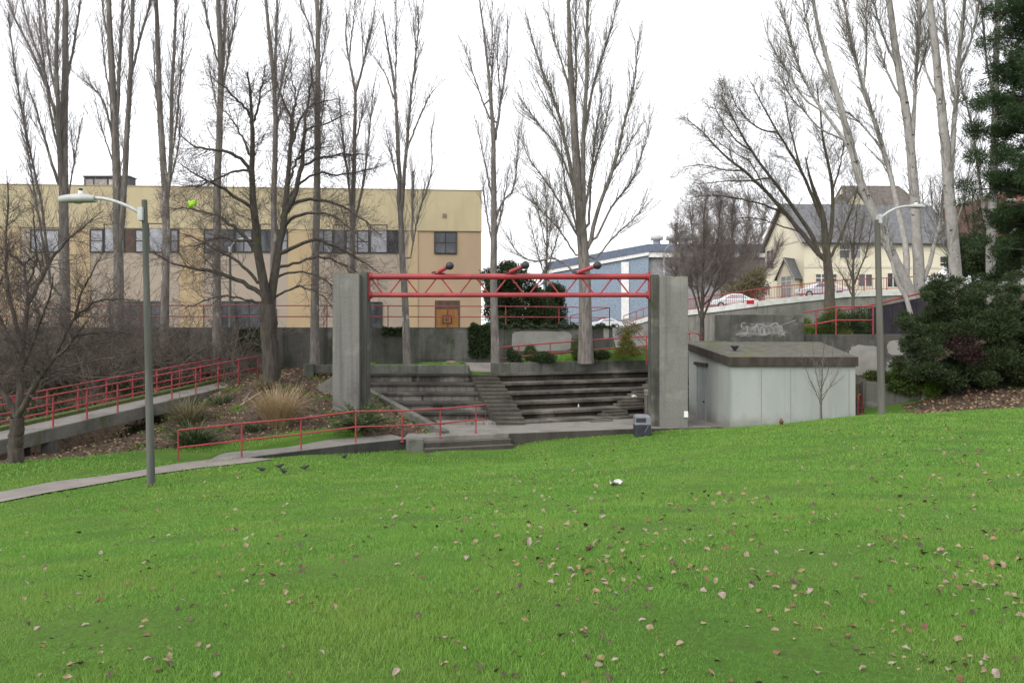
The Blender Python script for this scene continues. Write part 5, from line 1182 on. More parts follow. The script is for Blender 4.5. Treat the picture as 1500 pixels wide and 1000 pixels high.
def poplars():
    Y = 39.3
    z = lambda px: Hs(PX(px, Y), Y)-.15
    kw = dict(l1=(2.8, 1.2, 3.0), a1=(11, 30), trop1=.55, l2=(6, .45, 1.15), a2=(14, 36), trop2=.5, wig=.045, dens=2.6, rl=.012, wmul=.88)
    G = 'tall bare poplars along the concrete wall'
    S = [('tall bare poplar of many stems rising behind the lamp head, leaning slightly', 95, [([(95, 515), (95, 420), (94, 300), (93, 210), (96, 120), (95, 40), (97, -90)], 18, 6), ([(92, 320), (86, 192), (82, 90), (85, 0), (83, -80)], 11, 5), ([(88, 278), (67, 210), (50, 150), (38, 120)], 7, 2), ([(86, 192), (75, 141), (45, 72), (12, 9), (4, -40)], 7, 2.5), ([(86, 200), (76, 150), (64, 102), (45, 50), (33, 10), (30, -50)], 6, 2.5), ([(76, 440), (63, 300), (45, 230), (30, 150), (21, 100), (12, 20)], 6, 2), ([(70, 400), (54, 300), (40, 220), (34, 150)], 5, 2), ([(97, 122), (110, 60), (118, 0), (120, -60)], 6, 2.5), ([(100, 290), (112, 215), (119, 180)], 4, 1.5), ([(84, 150), (70, 80), (66, 10), (60, -50)], 5, 2), ([(90, 240), (72, 160), (60, 60), (55, -20)], 5, 2)]),
         ('bare poplar splitting low into two parallel trunks below the roof unit', 172, [([(170, 515), (174, 427), (172, 291), (168, 180), (163, 90), (159, 0), (157, -80)], 18, 6), ([(176, 360), (182, 280), (187, 180), (192, 90), (195, 0), (196, -80)], 13, 6), ([(170, 200), (175, 105), (180, 0), (181, -60)], 9, 4), ([(190, 120), (204, 60), (222, 0), (230, -50)], 6, 2.5), ([(168, 215), (156, 159), (144, 135), (125, 120), (117, 108)], 6, 1.5), ([(165, 160), (152, 90), (148, 30)], 4, 1.5), ([(166, 240), (146, 180), (140, 150)], 4, 1.2), ([(160, 60), (150, 20), (146, -40)], 4, 2)]),
         ('bare poplar with two close slender stems behind the lamp pole', 245, [([(240, 515), (242, 400), (244, 300), (237, 210), (232, 120), (229, 0), (228, -70)], 15, 5), ([(244, 300), (250, 240), (251, 150), (255, 75), (258, 0), (259, -60)], 9, 4), ([(251, 230), (259, 180), (268, 75), (270, 20)], 5, 2), ([(236, 200), (228, 130), (224, 60)], 3.5, 1.5), ([(246, 280), (262, 220), (264, 160)], 4, 1.5)]),
         ('single straight poplar trunk with pale bark before the big dark window', 318, [([(319, 526), (317, 400), (318, 285), (321, 195), (324, 120), (322, 60), (319, 0), (318, -80)], 15, 6), ([(325, 110), (329, 60), (330, 0), (331, -70)], 8, 4), ([(326, 130), (339, 60), (348, 0), (352, -50)], 5, 2), ([(320, 95), (308, 50), (300, 20), (298, -40)], 4.5, 2), ([(320, 170), (310, 120), (304, 80)], 3.5, 1.5), ([(322, 140), (334, 90), (336, 40)], 3.5, 1.5)]),
         ('slim bare poplar directly behind the big mossy tree', 401, [([(398, 520), (400, 400), (401, 279), (404, 180), (403, 129), (395, 60), (389, 0), (387, -60)], 13, 4), ([(403, 140), (404, 75), (406, 0), (407, -50)], 7, 3), ([(404, 160), (413, 120), (423, 75), (428, 40)], 5, 1.5), ([(402, 210), (412, 150), (420, 110)], 4, 1.5)]),
         ('dark straight poplar trunk beside the fern-side pillar', 462, [([(461, 528), (461, 420), (465, 270), (465, 150), (466, 60), (464, 0), (463, -70)], 15, 5), ([(465, 70), (469, 30), (471, 0), (474, -50)], 6, 3), ([(464, 90), (455, 42), (440, 9), (436, -20)], 4, 1.5), ([(467, 200), (476, 140), (480, 90)], 3.5, 1.3), ([(464, 160), (455, 110), (452, 60)], 3, 1.2), ([(465, 120), (476, 70), (480, 10)], 3.5, 1.5)]),
         ('bare poplar with spreading top rising just above the fern-side pillar', 520, [([(516, 520), (517, 400), (517, 294), (520, 180), (521, 129), (513, 99), (506, 66), (508, 20)], 12, 2), ([(521, 135), (530, 105), (539, 63), (546, 30), (550, 5)], 6, 1.5), ([(517, 320), (509, 255), (500, 190), (497, 141)], 6, 2), ([(518, 330), (530, 285), (540, 210), (545, 150), (548, 120)], 6, 1.5), ([(511, 95), (514, 60), (519, 20), (521, -10)], 3.5, 1.2), ([(520, 210), (530, 170), (536, 140)], 4, 1.2), ([(532, 98), (531, 60), (530, 20)], 3, 1)]),
         ('slender pale poplar forking high above the truss end', 597, [([(597, 528), (592, 420), (588, 330), (585, 280), (582, 180), (578, 126), (566, 60), (561, 20)], 13, 1.5), ([(588, 320), (594, 225), (602, 144), (608, 90), (614, 39), (612, 10)], 9, 1.5), ([(579, 130), (580, 90), (581, 20), (580, -5)], 4, 1.2), ([(599, 212), (611, 180), (626, 145), (638, 129)], 4.5, 1.2), ([(578, 150), (568, 115), (548, 81)], 4, 1.2), ([(600, 390), (612, 310), (630, 270), (634, 230), (631, 185)], 4, 1.2), ([(584, 270), (572, 225), (566, 190)], 4, 1.2), ([(604, 350), (604, 290), (606, 250)], 6, 2), ([(610, 80), (606, 40), (605, 15)], 2.5, 1)]),
         ('slim symmetrical poplar with a patched pale base in front of the paint patch', 725, [([(726, 508), (723, 400), (723, 300), (723, 195), (719, 150), (713, 75), (704, 15), (701, -15)], 14, 1.5), ([(724, 215), (729, 180), (735, 135), (744, 90), (743, 20)], 7, 1.5), ([(720, 180), (707, 150), (692, 105), (680, 66)], 4.5, 1.2), ([(724, 330), (737, 290), (752, 285), (759, 225), (760, 180)], 5, 1.3), ([(721, 290), (708, 230), (700, 190)], 4.5, 1.2), ([(719, 150), (721, 100), (725, 40)], 3.5, 1.2), ([(722, 360), (712, 310), (706, 260)], 4.5, 1.2), ([(725, 350), (738, 300), (744, 250)], 4.5, 1.2), ([(733, 140), (728, 90), (730, 40)], 3, 1), ([(716, 100), (722, 60), (718, 10)], 2.5, 1)])]
    for lab, px, limbs in S:
        make_tree('poplar_tree', lab, 'tree', Y, limbs, BK_POP, TW_POP, .28, zfloor=z(px), group=G, first=.55, **kw)
    J = [([(858, 505), (858, 420), (852, 330), (848, 290), (842, 195), (836, 105), (833, 30), (832, -60)], 25, 3), ([(856, 330), (854, 260), (854, 195), (860, 135), (861, 0), (862, -60)], 13, 4), ([(848, 300), (838, 260), (830, 215), (818, 165), (806, 130), (794, 105), (780, 60), (770, 20)], 11, 2), ([(858, 190), (866, 135), (880, 90), (890, 60), (902, 18), (906, -20)], 7, 2),
         ([(862, 370), (872, 320), (881, 294), (902, 240), (914, 180), (926, 140), (932, 100), (934, 60)], 11, 1.6), ([(858, 300), (866, 255), (875, 180), (882, 130)], 7, 2), ([(838, 150), (827, 105), (812, 60), (802, 20)], 6, 1.5), ([(842, 280), (820, 220), (800, 195), (780, 170), (761, 144)], 6, 1.3), ([(848, 350), (822, 300), (800, 265), (775, 235), (762, 200)], 6, 1.3), ([(848, 380), (815, 330), (785, 300), (765, 285)], 5, 1.2),
         ([(870, 360), (895, 300), (925, 270), (945, 215), (955, 165)], 6, 1.3), ([(868, 385), (900, 345), (930, 320), (955, 290)], 5, 1.2), ([(840, 170), (845, 110), (842, 40), (846, -20)], 6, 2), ([(896, 255), (920, 215), (940, 180)], 4, 1.2), ([(826, 200), (806, 160), (782, 110)], 4, 1.2), ([(844, 400), (812, 375), (785, 385), (760, 375), (742, 345)], 5, 1.2), ([(862, 340), (866, 260), (876, 220), (890, 170), (898, 120)], 7, 1.5), ([(858, 400), (848, 350), (836, 300), (824, 250), (822, 190)], 7, 1.5)]
    make_tree('poplar_tree', 'broad many-stemmed bare poplar, the biggest above the truss', 'tree', 40.2, J, BK_POP, TW_GRN, .33, l1=(3.0, 1.3, 3.2), a1=(12, 34), trop1=.5, l2=(6, .5, 1.1), a2=(12, 34), trop2=.5, wig=.05, dens=3.2, rl=.012, zfloor=-1.75, group=G, first=.5)
poplars()

def mossy_tree():
    K = [([(398, 566), (396, 520), (393, 470), (391, 445)], 31, 27), ([(391, 452), (390, 430), (384, 409), (376, 357), (372, 300), (368, 253), (371, 180), (366, 140), (362, 105)], 19, 2.5), ([(392, 452), (399, 422), (412, 344), (418, 305), (420, 266), (428, 210), (429, 171), (413, 147), (405, 120)], 18, 2.5), ([(418, 315), (431, 288), (443, 240), (447, 186), (455, 120), (458, 90)], 11, 2),
         ([(390, 440), (381, 427), (350, 410), (320, 400), (290, 394), (261, 389), (238, 378), (221, 368)], 10, 1.5), ([(382, 390), (373, 360), (344, 333), (322, 318), (300, 309), (270, 305), (248, 304)], 9, 1.4), ([(372, 270), (363, 240), (345, 228), (327, 222), (305, 217), (285, 216), (270, 205), (261, 192)], 8, 1.3), ([(370, 200), (369, 168), (350, 150), (330, 130), (310, 112)], 6, 1.2), ([(374, 310), (354, 294), (325, 275), (300, 264), (278, 250), (261, 237)], 7, 1.3), ([(368, 230), (350, 190), (335, 170), (322, 150)], 5, 1.2),
         ([(385, 420), (352, 385), (330, 372), (290, 350), (268, 342)], 7, 1.3), ([(376, 350), (350, 355), (320, 345), (290, 360), (262, 362)], 6, 1.2), ([(370, 250), (345, 250), (318, 262), (290, 275), (262, 270)], 5, 1.2),
         ([(416, 318), (428, 295), (460, 290), (500, 300), (530, 320), (560, 345)], 8, 1.4), ([(414, 335), (425, 318), (450, 312), (480, 312), (510, 330), (540, 360)], 7, 1.3), ([(408, 372), (420, 367), (440, 357), (460, 350), (485, 356), (510, 370), (535, 385), (560, 402)], 8, 1.3), ([(404, 395), (423, 388), (450, 380), (470, 375), (500, 385), (525, 400), (545, 420)], 6, 1.2),
         ([(428, 205), (431, 198), (440, 175), (452, 156), (475, 148), (497, 144)], 6, 1.4), ([(440, 230), (446, 189), (462, 184), (482, 180), (500, 172), (512, 162)], 6, 1.3), ([(432, 280), (440, 246), (455, 236), (470, 231), (490, 228), (512, 225), (542, 228)], 7, 1.3), ([(425, 268), (430, 240), (449, 218), (470, 216), (490, 214)], 6, 1.2), ([(420, 290), (445, 262), (470, 252), (500, 258), (530, 252), (565, 240)], 6, 1.2), ([(428, 200), (422, 180), (440, 130), (446, 110)], 4.5, 1.3), ([(429, 172), (435, 140), (425, 110), (428, 90)], 4, 1.2), ([(372, 180), (380, 150), (384, 120), (390, 95)], 5, 1.2),
         ([(396, 440), (415, 428), (440, 418), (470, 430), (490, 455)], 5, 1.2), ([(388, 445), (360, 440), (330, 430), (300, 440), (270, 452)], 5, 1.2), ([(402, 405), (440, 395), (480, 410), (510, 440)], 5, 1.2)]
    make_tree('mossy_tree', 'wide-spreading bare tree with mossy trunk on top of the leaf bank', 'tree', 35.0, K, BK_MOS, TW_DRK2, .55, dens=3.1, rl=.012, sec=.9, wmul=.86, l1=(3.0, .8, 2.4), a1=(30, 70), trop1=.12, l2=(6, .35, .9), a2=(25, 60), trop2=.1, l3=(2, .25, .5), wig=.12, rmin=.0055, zfloor=Hs(PX(398, 35), 35)-.15, group=None, first=.3, tlo=.3, jit=.9)
    Lf = [([(22, 684), (23, 656), (24, 630), (25, 611)], 23, 19), ([(25, 611), (14, 590), (0, 572), (-20, 530), (-50, 470), (-80, 430)], 11, 2), ([(25, 612), (30, 560), (32, 502), (43, 432), (38, 400), (35, 385), (45, 378)], 13, 2.5), ([(26, 612), (39, 586), (56, 555), (81, 524), (100, 505), (112, 490), (130, 470)], 11, 2), ([(32, 500), (18, 460), (10, 420), (8, 360), (12, 300), (10, 250)], 7, 1.3), ([(43, 440), (60, 410), (75, 380), (100, 350), (125, 330), (150, 310)], 6, 1.2), ([(80, 524), (100, 480), (120, 455), (145, 440), (170, 438), (205, 440)], 6, 1.3), ([(112, 492), (150, 485), (190, 488), (225, 500)], 5, 1.2), ([(43, 432), (60, 462), (50, 470), (70, 500)], 5, 1.5), ([(56, 555), (80, 545), (120, 530), (160, 525), (200, 520)], 5, 1.2), ([(35, 390), (20, 375), (0, 360), (-30, 350)], 5, 1.3), ([(32, 520), (10, 490), (-10, 440), (-5, 390)], 6, 1.3), ([(40, 420), (55, 380), (50, 340), (48, 300)], 4, 1.2), ([(110, 470), (118, 430), (135, 400), (150, 370)], 4, 1.2), ([(30, 540), (50, 500), (62, 460), (75, 430), (78, 400)], 6, 1.3), ([(-20, 530), (0, 490), (-8, 450), (5, 400)], 5, 1.3), ([(100, 505), (140, 505), (175, 500)], 3.5, 1.2)]
    make_tree('gnarled_tree', 'dark gnarled bare tree forking low beside the raised ramp', 'tree', 24.5, Lf, BK_DRK, TW_DRK, .5, wmul=.95, sec=.95, l1=(4.0, .6, 1.8), a1=(30, 75), trop1=.2, l2=(7, .35, .9), a2=(25, 60), trop2=.15, l3=(2, .2, .5), wig=.13, rmin=.004, zfloor=Hs(PX(22, 24.5), 24.5)-.12, group=None, first=0, tlo=.2, jit=.9)
mossy_tree()

def right_trees():
    M = [([(1215, 470), (1215, 420), (1214, 402), (1211, 380), (1208, 332), (1203, 308), (1196, 290), (1186, 262), (1180, 230)], 22, 2), ([(1212, 385), (1191, 363), (1172, 339), (1150, 312), (1119, 277), (1091, 250), (1053, 222), (1032, 194), (1001, 170)], 13, 1.6), ([(1200, 365), (1180, 330), (1160, 300), (1129, 260), (1101, 222), (1084, 194), (1070, 166), (1056, 139)], 11, 1.6), ([(1206, 330), (1195, 298), (1174, 250), (1139, 194), (1115, 152), (1101, 121)], 9, 1.6), ([(1212, 370), (1220, 320), (1219, 263), (1205, 208), (1202, 166), (1195, 120)], 11, 2), ([(1216, 380), (1235, 340), (1250, 300), (1262, 250)], 8, 1.6), ([(1150, 312), (1120, 300), (1080, 290), (1040, 285), (1010, 290)], 5, 1.2), ([(1091, 250), (1060, 250), (1030, 240), (1000, 245)], 4.5, 1.2), ([(1101, 222), (1075, 205), (1050, 165), (1045, 150)], 4.5, 1.2), ([(1139, 194), (1110, 190), (1080, 160), (1068, 130)], 4.5, 1.2), ([(1129, 260), (1100, 265), (1060, 265), (1020, 270)], 4.5, 1.2), ([(1174, 250), (1160, 200), (1150, 150), (1148, 120)], 5, 1.3), ([(1219, 280), (1232, 240), (1238, 200)], 5, 1.3), ([(1172, 339), (1140, 330), (1110, 318), (1070, 320)], 4, 1.2), ([(1119, 277), (1100, 235), (1085, 230), (1040, 200)], 4, 1.2)]
    make_tree('mossy_maple', 'bare maple with long mossy limbs reaching far toward the blue building', 'tree', 56, M, BK_GRN, TW_GRN, .4, l1=(2.6, 1.2, 2.8), a1=(25, 60), trop1=.25, l2=(9, .5, 1.4), a2=(20, 55), trop2=.25, l3=(3, .3, .8), wig=.08, rmin=.0075, zfloor=-.5, group=None, first=.3, tlo=.25)
    G = 'pale-barked bare poplars on the right-hand slope'
    kw = dict(l1=(2.4, 1.3, 3.2), a1=(18, 45), trop1=.5, l2=(7, .5, 1.2), a2=(18, 42), trop2=.4, wig=.06, rmin=.006, dens=3.8, rl=.014, group=G, first=.45, tlo=.3)
    z0 = Hs(PX(1345, 45), 45)-.2
    make_tree('pale_poplar', 'leaning pale poplar that forks into long limbs behind the slim-armed lamp', 'tree', 45, [([(1352, 462), (1342, 437), (1328, 404), (1308, 370), (1294, 339), (1270, 291), (1258, 260), (1247, 215), (1226, 139), (1212, 87), (1195, 28), (1185, -40)], 20, 4), ([(1247, 220), (1236, 204), (1202, 159), (1174, 111), (1153, 45), (1143, 0), (1138, -40)], 8, 2.5), ([(1226, 139), (1210, 115), (1190, 70), (1178, 20), (1172, -40)], 6, 2), ([(1330, 408), (1328, 368), (1316, 308), (1306, 260), (1295, 225), (1278, 166), (1264, 132), (1247, 59), (1236, 0), (1230, -40)], 15, 4), ([(1278, 166), (1262, 110), (1240, 60), (1225, 0)], 6, 2), ([(1295, 225), (1270, 190), (1250, 170), (1230, 160), (1215, 130)], 5, 1.5), ([(1264, 132), (1270, 80), (1268, 30), (1272, -30)], 6, 2.5), ([(1236, 204), (1200, 190), (1180, 165), (1155, 140), (1140, 100)], 5, 1.3), ([(1202, 159), (1180, 150), (1150, 100), (1125, 60), (1115, 20)], 4.5, 1.3)], BK_POPW, TW_GRN, .35, zfloor=z0, **kw)
    make_tree('pale_poplar', 'straight pale poplar with a dark band low on its white trunk', 'tree', 45.6, [([(1352, 470), (1348, 430), (1347, 400), (1342, 332), (1337, 250), (1327, 156), (1316, 104), (1302, 0), (1296, -60)], 21, 9), ([(1336, 240), (1338, 180), (1340, 139), (1344, 69), (1347, 0), (1348, -50)], 10, 5), ([(1316, 104), (1296, 60), (1280, 10), (1272, -40)], 6, 2.5), ([(1327, 156), (1300, 110), (1285, 60), (1260, 10)], 6, 2), ([(1350, 420), (1364, 380), (1376, 332), (1381, 284), (1390, 230)], 11, 4), ([(1341, 120), (1356, 80), (1362, 30)], 5, 2)], BK_POPW, TW_GRN, .3, zfloor=z0, **kw)
    make_tree('pale_poplar', 'thick white-trunked poplar with dark scars and a high fork', 'tree', 44, [([(1404, 455), (1402, 409), (1395, 332), (1389, 270), (1385, 208), (1379, 156), (1368, 52), (1361, 0), (1358, -60)], 23, 9), ([(1392, 280), (1396, 208), (1403, 104), (1413, 0), (1418, -50)], 13, 6), ([(1398, 150), (1390, 100), (1385, 35), (1380, -30)], 9, 4), ([(1400, 395), (1388, 372), (1380, 350)], 7, 2), ([(1379, 156), (1350, 90), (1345, 30), (1340, -20)], 5, 2), ([(1405, 100), (1420, 70), (1432, 20), (1438, -30)], 6, 2.5), ([(1394, 340), (1410, 300), (1420, 250), (1424, 210)], 4, 1.5)], BK_POPW, TW_GRN, .3, zfloor=Hs(PX(1403, 44), 44)-.2, **kw)
    make_tree('pale_poplar', 'pale poplar trunk half hidden by the big pine', 'tree', 44.5, [([(1454, 470), (1452, 410), (1450, 344), (1455, 300), (1457, 220), (1458, 139), (1462, 0), (1464, -60)], 17, 8), ([(1453, 350), (1440, 310), (1427, 194), (1410, 132), (1402, 90)], 9, 2), ([(1458, 150), (1446, 100), (1440, 40), (1436, -20)], 6, 2)], BK_POPW, TW_GRN, .3, zfloor=Hs(PX(1454, 44.5), 44.5)-.2, **kw)
    make_tree('leaning_trunk', 'thin leaning grey trunk in front of the dark panel fence', 'tree', 42.6, [([(1338, 460), (1326, 428), (1313, 410), (1306, 380), (1300, 350), (1298, 300)], 9, 1.5), ([(1306, 385), (1296, 350), (1290, 320)], 4, 1)], BK_POPW, TW_GRN, .3, zfloor=.1, l1=(1.6, .5, 1.4), l2=(5, .3, .8), group=None, tlo=.5)
    make_tree('young_tree', 'young vase-shaped bare tree growing beside the street railing', 'tree', 50, [([(1248, 480), (1249, 455), (1250, 420), (1250, 385), (1252, 340), (1256, 300)], 7, 1.2), ([(1249, 435), (1238, 410), (1222, 385)], 4, 1), ([(1250, 415), (1240, 380), (1232, 345), (1225, 320)], 4, 1), ([(1250, 420), (1262, 390), (1272, 360), (1276, 330), (1280, 300)], 4.5, 1), ([(1250, 390), (1246, 350), (1240, 310)], 3.5, 1), ([(1251, 380), (1262, 345), (1266, 310)], 3.5, 1)], BK_GRN, TW_GRN, .4, l1=(3.2, .6, 1.6), a1=(25, 55), trop1=.3, l2=(6, .35, .8), wig=.08, zfloor=-.6, group=None)
    Q = lambda x0: [([(x0, 482), (x0, 455), (x0+2, 420), (x0+4, 370), (x0+2, 320), (x0+6, 290)], 8, 1.3), ([(x0, 470), (x0-12, 430), (x0-22, 400), (x0-34, 360), (x0-36, 320)], 5, 1), ([(x0, 460), (x0-8, 410), (x0-14, 350), (x0-18, 300)], 5, 1), ([(x0+1, 468), (x0+18, 425), (x0+34, 385), (x0+46, 340), (x0+50, 310)], 6, 1), ([(x0+2, 440), (x0+20, 400), (x0+24, 340), (x0+28, 295)], 5, 1), ([(x0+1, 450), (x0+30, 415), (x0+60, 390), (x0+72, 350)], 4.5, 1), ([(x0-8, 420), (x0-30, 415), (x0-46, 390)], 3.5, 1)]
    make_tree('bushy_tree', 'bushy multi-stemmed bare tree rising beside the tall pillar by the shed', 'tree', 55, Q(1028), BK_DRK, TW_HAZ, .5, dens=3.2, l1=(4.5, .8, 2.2), a1=(20, 55), trop1=.35, l2=(9, .4, 1.1), a2=(20, 50), trop2=.3, l3=(2, .25, .6), wig=.09, rmin=.008, zfloor=-.9, group=None, tlo=.25)
    make_tree('bushy_tree', 'hazy fine-twigged bare tree on the street between the blue building and cream house', 'tree', 84, Q(1070), BK_GRN, TW_HAZ, .5, dens=3.6, l1=(4.5, 1.0, 2.8), a1=(18, 45), trop1=.5, l2=(8, .5, 1.4), a2=(18, 45), trop2=.4, wig=.08, rmin=.010, zfloor=1.5, group=None, tlo=.25)
    make_tree('sapling', 'little leafless sapling planted in front of the grey shed wall', 'sapling', 31.2, [([(1203, 614), (1203, 590), (1203, 575), (1204, 545), (1206, 515), (1208, 500)], 3.4, .7), ([(1203, 592), (1196, 575), (1186, 555), (1178, 535), (1172, 515)], 2, .5), ([(1203, 590), (1212, 572), (1224, 552), (1232, 530), (1238, 515)], 2, .5), ([(1203, 575), (1196, 550), (1192, 525), (1190, 505)], 1.8, .5), ([(1203, 570), (1212, 548), (1218, 525), (1221, 508)], 1.8, .5), ([(1203, 580), (1218, 565), (1240, 548)], 1.5, .5)], BK_GRN, TW_POP, .5, l1=(5, .25, .7), a1=(20, 45), trop1=.4, l2=(3, .15, .35), wig=.07, rmin=.003, zfloor=Hs(PX(1203, 31.2), 31.2)-.1, group=None, tlo=.15, sides=6)
    # thin far trees seen between the trunks
    for x, lab, Y in ((1425, 'far thin bare tree between the white trunk and the pine', 62), (1365, 'far thin bare tree over the brown roof between the pale trunks', 92), (800, 'far fine-twigged tree right behind the broad many-stemmed poplar', 70), (640, 'slight bare tree before the tan building right of the door bay', 0)):
        if Y == 0: continue
        s = 1 if x != 800 else .8
        make_tree('background_tree', lab, 'tree', Y, [([(x, 450), (x, 400), (x+2, 330), (x-2, 260)], 5, 1), ([(x, 410), (x-16, 360), (x-26, 310)], 3.5, 1), ([(x, 400), (x+16, 350), (x+28, 300)], 3.5, 1), ([(x+1, 370), (x+10, 310), (x+12, 270)], 3, 1), ([(x, 360), (x-12, 310), (x-14, 270)], 3, 1)], BK_GRN, TW_GRN, .5, l1=(3.5, 1.0, 2.6), a1=(20, 50), trop1=.4, l2=(7, .5, 1.3), wig=.09, rmin=.009, zfloor=0.0 if x == 800 else 1.5, group=None)
right_trees()

# ------------------------------------------------------------------ thickets of bare brambles on the left bank
def thicket(lab, px, Y, w, h, n, seed, mat=TW_BRM, name='bramble_thicket'):
    global rng
    save = rng; rng = np.random.default_rng(seed)
    x = PX(px, Y); z = Hs(x, Y)
    t = thing(name, lab, 'shrub', (x, Y, z), 'leafless thickets on the leaf bank')
    S = np.stack([rng.normal(x, w*.45, n), rng.normal(Y, .55, n), np.zeros(n)], 1); S[:, 2] = H(S[:, 0], S[:, 1])-.05
    D = rng.normal(size=(n, 3))*.55; D[:, 2] = 1; L = rng.uniform(.35, 1.25, n)*h*1.45
    A = grow(S, D, L, 9, -.25, .16); r = rng.uniform(.008, .02, n)[:, None]*np.linspace(1, .4, 10)[None]
    T = Tubes(); T.add(A, r, 4)
    B, Br = spawn(A, r, 7, .2, 1, R(25), R(75), .4, 1.3, 5, -.1, .18, .6, .005); T.add(B, Br, 3)
    C, Cr = spawn(B, Br, 3, .2, 1, R(30), R(70), .25, .7, 3, 0, .2, .7, .0045); T.add(C, Cr, 3)
    link('twigs', T.mesh('twigs'), mat, t); rng = save
def thickets():
    for i, (px, Y, w, h, n, lb) in enumerate([(15, 35, 1.6, 4.2, 90, 'dense grey bramble thicket behind the gnarled tree'), (72, 36.5, 1.6, 4.6, 100, 'tallest tangled leafless thicket below the many-stemmed leaning poplar'), (128, 36.8, 1.6, 4.0, 95, 'tangled leafless thicket between the two-trunk poplar and the gnarled tree'), (182, 37.6, 1.5, 3.2, 80, 'leafless thicket around the foot of the two-trunk poplar'), (236, 38.2, 1.4, 2.9, 65, 'leafless thicket right behind the mossy lamp post'), (285, 38.6, 1.4, 2.5, 55, 'thin leafless thicket between lamp post and pale straight poplar'), (345, 38.6, 1.2, 2.2, 40, 'low sparse thicket between the pale straight poplar and the mossy tree'), (-50, 34, 1.8, 4.2, 70, 'leafless thicket running out of the picture by the raised ramp')]):
        thicket(lb, px, Y, w, h, n, 100+i)
thickets()

# ------------------------------------------------------------------ evergreens, shrubs and small plants
def leafball(name, lab, cat, blobs, n, lf, mat, stem=None, stemmat=None, group=None, up=.25, hollow=.55, base=None, wl=.3, part='foliage'):
    """blobs: (centre, (rx,ry,rz)); leaves fill the outer shell of each blob"""
    vol = np.array([b[1][0]*b[1][1]*b[1][2] for b in blobs])**.75; cnt = rng.multinomial(n, vol/vol.sum())
    Cs, Ds, Ts = [], [], []
    for (c, r), k in zip(blobs, cnt):
        d = unit(rng.normal(size=(k, 3))); q = rng.uniform(hollow**3, 1, k)**(1/3); q *= 1+.12*rng.normal(size=k)
        Cs.append(np.array(c)+d*q[:, None]*np.array(r)); Ds.append(unit(d*.8+rng.normal(size=(k, 3))*.55+UP*up)); Ts.append(np.clip(rng.normal(.42, .25, k), 0, 1))
    C, D, T = np.concatenate(Cs), np.concatenate(Ds), np.concatenate(Ts); N = len(C)
    V, q, t_ = cards(C, D, lf*rng.uniform(.6, 1.3, N), lf*wl*rng.uniform(.7, 1.3, N), T)
    b0 = base if base is not None else (blobs[0][0][0], blobs[0][0][1], blobs[0][0][2]-blobs[0][1][2])
    t = thing(name, lab, cat, b0, group)
    link(part, np_mesh(part, V, q, tint=t_), mat, t)
    if stem:
        T2 = Tubes(); 
        for p, r in stem: T2.add(np.array(p)[None], np.array(r)[None], 8)
        link('trunk', T2.mesh('trunk'), stemmat or BK_DRK, t)
    return t
def blobs_at(lst): return [(P(px, py, Y), (rx, ry, rz)) for px, py, Y, rx, ry, rz in lst]

